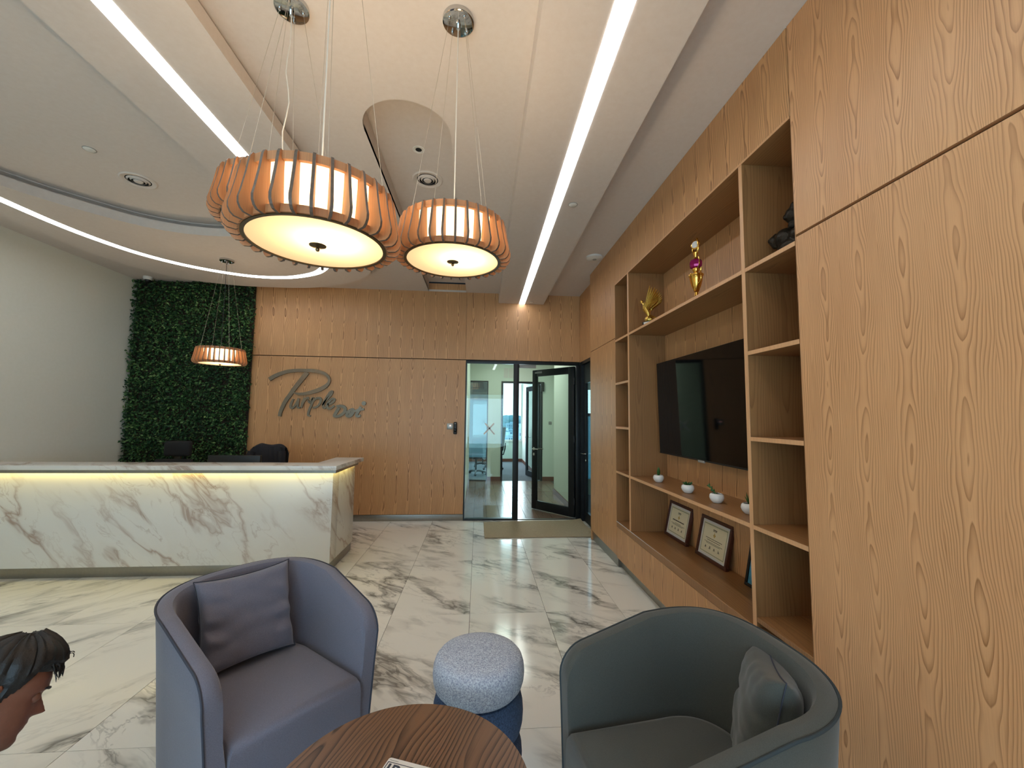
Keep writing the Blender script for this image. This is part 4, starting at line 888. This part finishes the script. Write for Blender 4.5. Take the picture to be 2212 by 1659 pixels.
# ================================================================ ARMCHAIRS
def tub(x, y, th, W, D, hb, ha, fab, pip, label, legs=True):
    # local frame: +x = facing direction (front), +y = sitter's left
    t = thing('tub_armchair', label, 'armchair', (x, y, 0), th, 'upholstered tub armchairs')
    a = W/2; ex = 2.6; L = D-a*.9; N = 72
    path = []
    for i in range(N+1):
        s = -1+2*i/N
        if abs(s) > .5:
            q = (abs(s)-.5)/.5; u = math.copysign(a, s)*(1-.05*q); v = L*q; z = hb+(ha-hb)*(.25+.75*q)
        else:
            ph = s/.5*PI/2; u = a*math.copysign(abs(math.sin(ph))**(2/ex), ph); v = -a*.9*abs(math.cos(ph))**(2/ex); z = hb+(ha-hb)*.25*abs(s/.5)**2; q = 0
        path.append((v, u, z, q))
    # resample: arc-length smoothing
    P = [Vector(p[:3]) for p in path]; Ls = [0]
    for i in range(1, len(P)): Ls.append(Ls[-1]+(P[i].xy-P[i-1].xy).length)
    def at(d):
        d = max(0, min(Ls[-1], d)); i = max(j for j in range(len(Ls)) if Ls[j] <= d+1e-9); i = min(i, len(P)-2)
        f = (d-Ls[i])/max(1e-9, Ls[i+1]-Ls[i]); return P[i].lerp(P[i+1], f)
    M_ = 84; ds = [Ls[-1]*i/M_ for i in range(M_+1)]; rc = .085
    ds = sorted(set([rc*(1-math.cos(k*PI/12)) for k in range(7)]+[Ls[-1]-rc*(1-math.cos(k*PI/12)) for k in range(7)]+[d for d in ds if rc < d < Ls[-1]-rc]))
    secs = []; rimline = []; inline = []
    for d in ds:
        p = at(d); pa, pb = at(d-.03), at(d+.03); tg = (pb-pa).xy.normalized(); n_out = Vector((tg.y, -tg.x))
        cen = Vector((L*.35, 0)); n_out = n_out if n_out.dot(p.xy-cen) > 0 else -n_out
        e = min(d, Ls[-1]-d); drop = rc-math.sqrt(max(0, rc*rc-(rc-e)**2)) if e < rc else 0
        z = p.z-drop*1.0; th_ = .062
        k0 = 1.0
        def pt(off, zz): q = p.xy+n_out*off; return (q.x, q.y, zz)
        secs.append([pt(-.045, .03), pt(-.030, z*.35), pt(-.012, z*.75), pt(0, z-.012), pt(-.004, z-.002), pt(-.016, z+.004), pt(-.034, z+.006), pt(-.052, z), pt(-.062, z-.018), pt(-.068, z*.75), pt(-.095, z*.45), pt(-.10, .03)])
        rimline.append(pt(.001, z-.004)); 
    mb = MB(); m = len(secs[0]); vs = [v for s in secs for v in s]; fs = []
    for i in range(len(secs)-1):
        for j in range(m): fs.append((i*m+j, i*m+(j+1) % m, (i+1)*m+(j+1) % m, (i+1)*m+j))
    fs.append(tuple(range(m))); fs.append(tuple((len(secs)-1)*m+j for j in range(m))[::-1])
    obj('shell', mb.add(vs, fs), fab, parent=t, smooth=True)
    e0, e1 = secs[0], secs[-1]
    full = [e0[0], e0[1], e0[2]]+rimline+[e1[2], e1[1], e1[0]]
    obj('piping', MB().tube(full, .0045, 6), pip, parent=t, smooth=True)
    # seat block
    sa = a-.102; pts = []
    for i in range(41):
        ph = -PI/2+PI*i/40; pts.append((-(a-.10)*.9*abs(math.cos(ph))**(2/ex)+.0, sa*math.copysign(abs(math.sin(ph))**(2/ex), ph)))
    fx = L+.012; pts = [(fx, -sa), (0.0, -sa)]+pts[1:-1]+[(0.0, sa), (fx, sa)]
    mb = MB(); prof = [(0, .05), (0, .34), (.006, .375), (.022, .398), (.05, .408)]
    vs = []; fs = []; n = len(pts); c0 = Vector((L*.4, 0))
    for off, z in prof:
        for q in pts:
            v = Vector(q); w = v-c0; w = w*(1-off/max(.1, w.length)); v2 = c0+w; vs.append((v2.x, v2.y, z))
    for j in range(len(prof)-1):
        for i in range(n): fs.append((j*n+i, j*n+(i+1) % n, (j+1)*n+(i+1) % n, (j+1)*n+i))
    k = len(vs); vs.append((c0.x, c0.y, .418)); b = (len(prof)-1)*n
    for i in range(n): fs.append((b+i, b+(i+1) % n, k))
    fs.append(tuple(range(n))[::-1]); obj('seat', mb.add(vs, fs), fab, parent=t, smooth=True)
    for sx_, sy_ in ((L-.06, a-.1), (L-.06, -a+.1), (-a*.5, a*.6), (-a*.5, -a*.6)): obj('foot', MB().lathe([(.02, 0), (.024, .05)], 12, c=(sx_, sy_, 0)), 'black', parent=t)
    return t
def cushion(name, label, loc, rot, fab, S=.40, T=.075, seed=1, fa=.5, group='scatter cushions on the armchairs'):
    n = 30; vs = []; fs = []
    for side in (1, -1):
        for j in range(n+1):
            for i in range(n+1):
                u, v = -1+2*i/n, -1+2*j/n
                pin = 1-.10*(1-u*u)*abs(v)**6-.0; pin2 = 1-.10*(1-v*v)*abs(u)**6
                h = ((1-u**4)*(1-v**4))**.42
                cr = noise.noise(Vector((u*1.5+seed, v*5+seed, side*2.0)))*.30*(abs(u)**2+.2)+noise.noise(Vector((u*4+seed, v*1.3, 3.3)))*.14*abs(v)
                fold = fa*math.sin(v*13+u*3+seed+2*noise.noise(Vector((u*2, v*2, seed))))*max(0, abs(u)-.35)**1.2*(1-abs(v)**2)
                vs.append((side*T*h*(1+cr+fold), u*S/2*pin2, v*S/2*pin))
    q = (n+1)**2
    for s in (0, 1):
        for j in range(n):
            for i in range(n): a = s*q+j*(n+1)+i; f = (a, a+1, a+n+2, a+n+1); fs.append(f if s == 0 else f[::-1])
    t = thing(name, label, 'cushion', loc, 0, group); t.rotation_euler = rot
    o = obj('cover', MB().add(vs, fs), fab, parent=t, smooth=True, sub=1)
    e = S/2; ed = []
    for k in range(41): u = -1+2*k/40; ed.append((0, u*e, -e*(1-.10*(1-u*u))))
    sm = MB()
    for rt in range(4): M = Matrix.Rotation(rt*PI/2, 4, 'X'); sm.tube([M @ Vector(p) for p in ed], .0022, 5)
    obj('seam', sm, 'piping', parent=t, smooth=True)
    return t
tub(-.953, 1.991, -.696, .71, .70, .781, .643, 'fabric', 'piping', 'slate blue upholstered tub armchair on the left, before the reception desk')
tub(.757, 1.384, -2.985, .70, .69, .767, .640, 'fabric_r', 'piping_r', 'dark grey upholstered tub armchair on the right beside the shelving')
cushion('cushion', 'square slate blue cushion with creases on the left armchair', (-1.055, 2.075, .605), (0, -.30, -.76), 'fabric', .40, .062, 1)
cushion('cushion', 'grey cushion seen edge-on in the right dark armchair', (.93, 1.325, .585), (.15, -.22, 2.62), 'fabric_r', .36, .075, 4, .12)
# fabric tag on the left armchair
tag(obj('fabric_tag', MB().box(-.001, .001, -.012, .012, -.022, .022), 'piping', loc=(-1.325, 1.955, .21), rot=(0, 0, .9)), 'tiny dark label tab on the outer side of the left armchair', 'label')
# ================================================================ POUF + TABLE
pf = thing('stacked_pouf', 'round stool of three stacked cushions, pale blue over two navy', 'pouf', (.021, 1.925, 0))
def disc(z0, z1, R, m, nm, dx=0, dy=0):
    h = z1-z0; r = .052; prof = [(0, z0)]
    for k in range(9): a = -PI/2+PI*k/8; prof.append((R-r+r*max(0, math.cos(a))**.62, (z0+h/2)+(h/2)*math.sin(a)))
    prof += [(R*.5, z1+.006), (0, z1+.008)]
    return obj(nm, MB().lathe(prof, 64, c=(dx, dy, 0), cap=False), m, parent=pf, smooth=True)
disc(.0, .160, .195, 'boucle3', 'lower_cushion'); disc(.160, .345, .198, 'boucle2', 'middle_cushion'); c_ = disc(.345, .490, .202, 'boucle', 'top_cushion')
obj('seam', MB().tube([(.172*math.cos(a*PI/40), .172*math.sin(a*PI/40), .482) for a in range(81)], .0018, 5), 'grey_plastic', parent=c_, smooth=True)
tb = thing('coffee_table', 'round dark wood coffee table between the two armchairs', 'coffee table', (-.20, 1.222, 0))
TZ = .50
obj('tabletop', MB().lathe([(0, TZ-.03), (.350, TZ-.03), (.366, TZ-.022), (.371, TZ-.008), (.368, TZ), (0, TZ)], 96), 'oak_dark', parent=tb, smooth=True, rot=(0, 0, -.4))
obj('pedestal', MB().lathe([(.035, .02), (.03, .06), (.03, TZ-.05), (.06, TZ-.03)], 24), 'black', parent=tb, smooth=True)
obj('base', MB().lathe([(.22, 0), (.22, .012), (.05, .022), (0, .022)], 48), 'black', parent=tb, smooth=True)
mg = thing('magazine', 'white printed magazine lying on the round coffee table', 'magazine', (-.215, 1.245, TZ), 0)
mg.rotation_euler = (0, 0, 0)
A = Vector((-.2495, 1.353, 0)); dr = (Vector((-.123, 1.307, 0))-A).normalized(); dd = Vector((dr.y, -dr.x, 0))
def mp(u, v, z): p = A+dr*u+dd*v-Vector((-.215, 1.245, 0)); return (p.x, p.y, z)
rr_ = .008
rc2 = [(rr_*(1-math.cos(k*PI/12)), rr_*(1-math.sin(k*PI/12))) for k in range(7)][::-1]
outl = [(x, y) for x, y in [(rr_-rr_*math.cos(k*PI/12), rr_-rr_*math.sin(k*PI/12)) for k in range(7)]]+[(.21, 0), (.21, .29), (0, .29)]
cv = obj('cover', MB().prism(outl, .005, .006, axis=mp), 'white_plastic', parent=mg)
obj('pages', MB().prism([(.001, .001), (.209, .001), (.209, .289), (.001, .289)], .0, .005, axis=mp), 'mount', parent=mg)
mb = MB()
def flat(u0, u1, v0, v1): mb.prism([(u0, v0), (u1, v0), (u1, v1), (u0, v1)], .0058, .0064, axis=mp)
flat(.004, .20, .0145, .0165); flat(.004, .0065, .0165, .10); flat(.198, .20, .0165, .10); flat(.004, .20, .10, .102)
for k in range(9): flat(.006+k*.0032, .0082+k*.0032, .0078, .0088)
obj('masthead_frame', mb, 'piping', parent=cv)
def text(s, size, mat, parent, M, ext=.0006, name='lettering'):
    cu = bpy.data.curves.new(name, 'FONT'); cu.body = s; cu.size = size; cu.extrude = ext; cu.offset = size*.012
    tmp = bpy.data.objects.new('tmp', cu); COL.objects.link(tmp); dg = bpy.context.evaluated_depsgraph_get()
    me = bpy.data.meshes.new_from_object(tmp.evaluated_get(dg)); bpy.data.objects.remove(tmp)
    me.materials.clear(); me.materials.append(MT[mat]); o = bpy.data.objects.new(name, me); COL.objects.link(o); o.parent = parent; o.matrix_local = M; return o
o_ = Vector(mp(.008, .062, .006)); R3 = Matrix((dr, -dd, Vector((0, 0, 1)))).transposed().to_4x4()
text('IR', .06, 'piping', cv, Matrix.Translation(o_) @ R3)

# ================================================================ PERSON (leaning forward, looking down, at the left edge)
HC = Vector((-1.334, 1.331, .734))
Fv = Vector((.623, .659, -.422)).normalized(); Uv = Vector((.106, .463, .88)); Uv = (Uv-Fv*Uv.dot(Fv)).normalized(); Lv = Uv.cross(Fv)
SEC = [(-.120, .070, .030, .016), (-.112, .084, .0, .032), (-.098, .089, -.035, .046), (-.080, .087, -.055, .055), (-.060, .089, -.066, .060), (-.040, .089, -.078, .064), (-.015, .086, -.088, .069), (.005, .083, -.094, .072), (.025, .093, -.098, .075), (.050, .091, -.100, .077), (.075, .080, -.096, .073), (.098, .058, -.080, .060), (.112, .030, -.055, .040), (.120, .0, -.025, .012)]
def sec(z):
    for a, b in zip(SEC, SEC[1:]):
        if z <= b[0]:
            t = (z-a[0])/(b[0]-a[0]); t = max(0, t); return [a[i]+(b[i]-a[i])*t for i in (1, 2, 3)]
    return list(SEC[-1][1:])
def head_pt(z, a, off=0.0):
    f, b, w = sec(z); cx = (f+b)/2; rx = (f-b)/2
    ca, sa = math.cos(a), math.sin(a); e = .88 if ca > 0 else 1.0
    x = cx+rx*math.copysign(abs(ca)**e, ca); y = w*math.copysign(abs(sa)**.92, sa)
    if ca > 0:
        g = lambda v, s: math.exp(-(v/s)**2)
        nz = max(0, min(1, (.020-z)/.055)) if z > -.036 else max(0, 1-(-.036-z)/.010)
        x += .034*nz**1.1*g(y, .0095+.006*max(0, nz))
        x -= .012*(g(y-.031, .014)+g(y+.031, .014))*g(z-.004, .012)
        x += .005*g(z+.058, .006)*g(y, .022)+.004*g(z+.070, .006)*g(y, .020)-.004*g(z+.064, .003)*g(y, .024)-.005*g(z+.083, .008)*g(y, .02)
        x += .005*g(z-.024, .008)*(g(y-.03, .02)+g(y+.03, .02))
    n = Vector((x-cx, y, (z-.02)*.8)).normalized()
    return Vector((x, y, z))+n*off
def H2W(p): return HC+Fv*p.x+Lv*p.y+Uv*p.z
ps = thing('person', 'person with short dark hair leaning forward and looking down at left edge', 'person', (-1.75, 1.2, 0))
mb = MB(); nz_, na = 70, 72; vs = []; fs = []
for j in range(nz_+1):
    z = -.120+.240*j/nz_
    for i in range(na): vs.append(H2W(head_pt(z, 2*PI*i/na)))
for j in range(nz_):
    for i in range(na): fs.append((j*na+i, j*na+(i+1) % na, (j+1)*na+(i+1) % na, (j+1)*na+i))
fs.append(tuple(range(na))[::-1]); fs.append(tuple(nz_*na+i for i in range(na)))
mb.add(vs, fs)
def W3(x, y, z): return HC+Fv*x+Lv*y+Uv*z
for s in (-1, 1):   # ears
    mb.tube([W3(-.012, s*.070, .022), W3(-.022, s*.082, .030), W3(-.034, s*.087, .018), W3(-.032, s*.084, -.005), W3(-.020, s*.078, -.028), W3(-.012, s*.070, -.030)], [.006, .007, .008, .007, .007, .006], 8)
    mb.ball(W3(-.018, s*.074, 0), .014, 10, 8, sc=(1, .6, 1.3))
neck0, neck1 = W3(-.045, 0, -.055), Vector((-1.45, 1.19, .665))
FW, LW_ = Vector((.30, .954, 0)), Vector((-.954, .30, 0))
mb.tube([neck0, neck0.lerp(neck1, .5), neck1], [.050, .054, .066], 16)
hip = Vector((-1.66, .86, .53)); chest = neck1.lerp(hip, .35)+Vector((0, 0, .0)); belly = neck1.lerp(hip, .7)+Vector((0, 0, -.01))
mb.tube([neck1, chest, belly, hip], [.085, .130, .128, .135], 18)
def limbs(s):
    sh = neck1+LW_*s*.155-FW*.02+Vector((0, 0, -.01)); kn = hip+FW*.44+LW_*s*.13+Vector((0, 0, -.03)); el = kn-FW*.03+LW_*s*.02+Vector((0, 0, .07)); wr_ = el+FW*.12-LW_*s*.11+Vector((0, 0, .02)); an = kn-FW*.02+Vector((0, 0, -.39))
    return sh, el, wr_, kn, an
for s in (-1, 1):
    sh, el, wr_, kn, an = limbs(s)
    mb.tube([neck1, neck1.lerp(sh, .6), sh], [.07, .065, .056], 12); mb.tube([sh, sh.lerp(el, .5), el], [.054, .047, .040], 12); mb.tube([el, el.lerp(wr_, .5), wr_], [.040, .036, .026], 12)
    hd = wr_+FW*.045-LW_*s*.01; mb.tube([wr_, wr_.lerp(hd, .6), hd], [.027, .034, .030], 10)
    for k, (ln, dy) in enumerate(((.058, .024), (.066, .008), (.062, -.008), (.050, -.024))):
        b = hd+Vector((0, 0, dy)); mb.tube([b-FW*.01, b+FW*ln*.5, b+FW*ln*.8-LW_*s*.016, b+FW*ln*.85-LW_*s*.034], [.0095, .009, .008, .0065], 8)
    mb.tube([wr_, wr_+FW*.02+Vector((0, 0, .035)), wr_+FW*.045+Vector((0, 0, .05))], [.012, .010, .008], 8)
    mb.tube([hip+LW_*s*.08+Vector((0, 0, -.02)), hip.lerp(kn, .5)+LW_*s*.04, kn], [.088, .076, .058], 14); mb.tube([kn, kn.lerp(an, .4), an], [.056, .050, .034], 12)
    mb.tube([an, an+FW*.03+Vector((0, 0, -.03)), an+FW*.12+Vector((0, 0, -.045))], [.036, .034, .024], 10)
def relv(mb, root): l = root.location; mb.v = [tuple(Vector(v)-l) for v in mb.v]; return mb
bo = obj('body', relv(mb, ps), 'skin', parent=ps, smooth=True, weld=False)
m = bo.modifiers.new('join', 'REMESH'); m.mode = 'VOXEL'; m.voxel_size = .0042; m.use_smooth_shade = True
m = bo.modifiers.new('soft', 'SMOOTH'); m.iterations = 3; m.factor = .5
# eyes, brows, lips
for s in (-1, 1):
    e = obj('eye', relv(MB().ball(W3(.072, s*.031, .003), .0115, 14, 10), ps), 'ceramic', parent=ps, smooth=True, label='eye mostly closed, looking down')
    obj('eyelid', relv(MB().ball(W3(.0700, s*.031, .003), .0138, 16, 12), ps), 'skin', parent=ps, smooth=True)
    obj('eyebrow', relv(MB().tube([H2W(head_pt(.026, s*a, .001)) for a in (.26, .36, .48, .62)], [.0035, .0045, .004, .002], 6), ps), 'hair', parent=ps, smooth=True)
# hair cap, long on top, swept forward over the brow, short at the sides
mb = MB(); vs = []; fs = []; nj, ni = 40, 110; keep = {}
for j in range(nj+1):
    z = -.075+.194*j/nj
    for i in range(ni):
        a = 2*PI*i/ni; ca = math.cos(a); top = max(0, (z-.03)/.09)
        hl = .070 if ca > .45 else (.070-(.45-ca)*.16 if ca > 0 else (-.002-.10*min(1, -ca*1.2)))
        off = .006+.030*min(1, top)**.8+.012*max(0, ca)*top
        nn = noise.noise(Vector((a*7, z*12, 0)))*.006+noise.noise(Vector((a*30, z*8, 2)))*.004*min(1, top*2+.3)
        off = max(.002, off+nn); f = max(0, min(1, (z-hl)/.012+.2)); keep[(j, i)] = z > hl-.006
        vs.append(H2W(head_pt(z, a, off*f+.0005)))
for j in range(nj):
    for i in range(ni):
        if keep[(j, i)] and keep[(j, (i+1) % ni)]: fs.append((j*ni+i, j*ni+(i+1) % ni, (j+1)*ni+(i+1) % ni, (j+1)*ni+i))
fs.append(tuple(nj*ni+i for i in range(ni))); mb.add(vs, fs)
hr = obj('hair', relv(mb, ps), 'hair', parent=ps, smooth=True, weld=False)
mb = MB(); rr = random.Random(4)
for k in range(620):   # locks following the scalp from the back of the crown to the front
    y0 = rr.uniform(-.068, .068); base = rr.uniform(-1.2, .22); pts = []
    for q in range(7):
        ph = base+q*.17  # angle over the top from back (-) to front (+)
        r = .112+.026+rr.uniform(-.002, .006); x = math.sin(ph)*(r*.86)-.004; z = math.cos(ph)*(r*.90)+.012
        sq = math.sqrt(max(0, 1-(y0/.088)**2)); pts.append(W3(x*(.55+.45*sq), y0*(1+.05*math.sin(q+k)), z*(.30+.70*sq)+.004*math.sin(k+q*.9)))
    mb.tube(pts, [.0010, .0022, .0026, .0026, .0024, .0018, .0006], 4)
for k in range(7):    # loose curls at the front
    y0 = rr.uniform(-.06, .04); c = W3(.098+rr.uniform(-.008, .006), y0, .092+rr.uniform(-.02, .02)); r = rr.uniform(.004, .009)
    mb.tube([c+(Fv*math.cos(t_)*r+Uv*math.sin(t_)*r*1.6+Lv*t_*.003) for t_ in [(-.6+k*.3)+q*.55 for q in range(8)]], [.0012]*7+[.0004], 4)
lk = obj('hair_locks', relv(mb, ps), 'hair', parent=ps, smooth=True, weld=False); lk['kind'] = 'stuff'
# clothes
mb = MB(); mb.tube([neck1+(hip-neck1)*.02, chest, belly, hip], [.088, .146, .143, .146], 20)
for s in (-1, 1):
    sh, el, wr_, kn, an = limbs(s)
    mb.tube([neck1, neck1.lerp(sh, .6), sh], [.078, .074, .068], 14); mb.tube([sh, sh.lerp(el, .5), el], [.066, .059, .052], 14); mb.tube([el, el.lerp(wr_, .45)], [.052, .047], 14)
o = obj('shirt', relv(mb, ps), 'shirt', parent=ps, smooth=True, weld=False); m = o.modifiers.new('join', 'REMESH'); m.mode = 'VOXEL'; m.voxel_size = .009; m.use_smooth_shade = True
mb = MB()
for s in (-1, 1):
    sh, el, wr_, kn, an = limbs(s)
    mb.tube([hip+LW_*s*.07+Vector((0, 0, -.02)), hip.lerp(kn, .5)+LW_*s*.05, kn], [.102, .088, .068], 16); mb.tube([kn, kn.lerp(an, .45), an+Vector((0, 0, .03))], [.066, .058, .050], 14)
    obj('shoe', relv(MB().tube([an-FW*.05+Vector((0, 0, -.030)), an+Vector((0, 0, -.022)), an+FW*.08+Vector((0, 0, -.032)), an+FW*.17+Vector((0, 0, -.046))], [.040, .045, .040, .026], 14), ps), 'black', parent=ps, smooth=True)
mb.ball(hip, .15, 18, 12, sc=(1.1, 1.05, .95))
o = obj('trousers', relv(mb, ps), 'trousers', parent=ps, smooth=True, weld=False); m = o.modifiers.new('join', 'REMESH'); m.mode = 'VOXEL'; m.voxel_size = .009; m.use_smooth_shade = True
tub(-1.65, .90, 1.266, .71, .70, .781, .643, 'fabric', 'piping', 'slate blue tub armchair at the left edge, under the leaning person')

# ================================================================ OFFICE BEYOND
office_chair('black office chair seen from the side through the open office doorway', .46, 11.9, 1.45, hb=1.22, w=.25)
office_chair('black swivel office chair on casters behind the frosted panel', -.05, 11.0, .6, hb=1.0)
office_chair('far black swivel chair behind the frosted panel, toward the doorway', .15, 12.75, 2.2, hb=1.0)
t = thing('wall_notice', 'pair of pale sheets pinned high on the corridor wall above the office door', 'notice', (.71, YP-.002, 2.6))
for s in (-1, 1): obj('sheet', MB().box(s*.062-.055, s*.062+.055, -.003, 0, -.13, .11), 'mount', parent=t)

# ================================================================ TOWN OUTSIDE
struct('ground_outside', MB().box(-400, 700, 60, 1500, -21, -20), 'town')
rr = random.Random(9)
def tower(x, y, w, d, top, mat, label, rows, cols):
    t = thing('building', label, 'building', (x, y, -20)); h = top+20
    obj('walls', MB().box(-w/2, w/2, -d/2, d/2, 0, h), mat, parent=t)
    obj('parapet', MB().box(-w/2-.3, w/2+.3, -d/2-.3, d/2+.3, h, h+.7), mat, parent=t)
    obj('plant_room', MB().box(-w/6, w/6, -d/6, d/6, h+.7, h+2.6), mat, parent=t)
    for r in range(rows):
        mb = MB(); z = h-2.2-r*3.0
        if z < 1: break
        for c in range(cols): u = -w/2+w*(c+.5)/cols; mb.box(u-w/cols*.28, u+w/cols*.28, -d/2-.05, -d/2+.02, z-.7, z+.7)
        obj('window_row', mb, 'blockwin', parent=t)
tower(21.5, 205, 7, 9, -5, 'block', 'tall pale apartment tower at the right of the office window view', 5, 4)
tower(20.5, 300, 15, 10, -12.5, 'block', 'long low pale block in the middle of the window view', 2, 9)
tower(31, 330, 13, 10, -9.5, 'block2', 'haze-tinted mid-rise block beside the tall tower', 3, 6)
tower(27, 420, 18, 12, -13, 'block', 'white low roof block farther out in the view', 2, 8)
tower(16, 250, 8, 9, -14, 'block2', 'small haze-tinted house block near the chair in the view', 2, 4)
tower(42, 520, 14, 12, -8, 'block2', 'distant haze-tinted block near the wooded skyline', 4, 6)
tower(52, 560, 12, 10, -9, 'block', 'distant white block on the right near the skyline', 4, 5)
mb = MB()
for k in range(420):
    y = rr.uniform(300, 900); x = y*rr.uniform(-.12, .2); s = rr.uniform(2.5, 6)
    if any(abs(x-a) < 16+s and abs(y-b) < 14+s for a, b in ((21.5, 205), (20.5, 300), (31, 330), (27, 420), (16, 250), (42, 520), (52, 560))): continue
    mb.ball((x, y, -20+s*.7), s, 7, 5, sc=(1.2, 1, .9))
for k in range(260):
    y = rr.uniform(900, 1100); x = y*rr.uniform(-.12, .25); s = rr.uniform(10, 18); mb.ball((x, y, -20+s*.6), s, 7, 5, sc=(1.5, 1, .8))
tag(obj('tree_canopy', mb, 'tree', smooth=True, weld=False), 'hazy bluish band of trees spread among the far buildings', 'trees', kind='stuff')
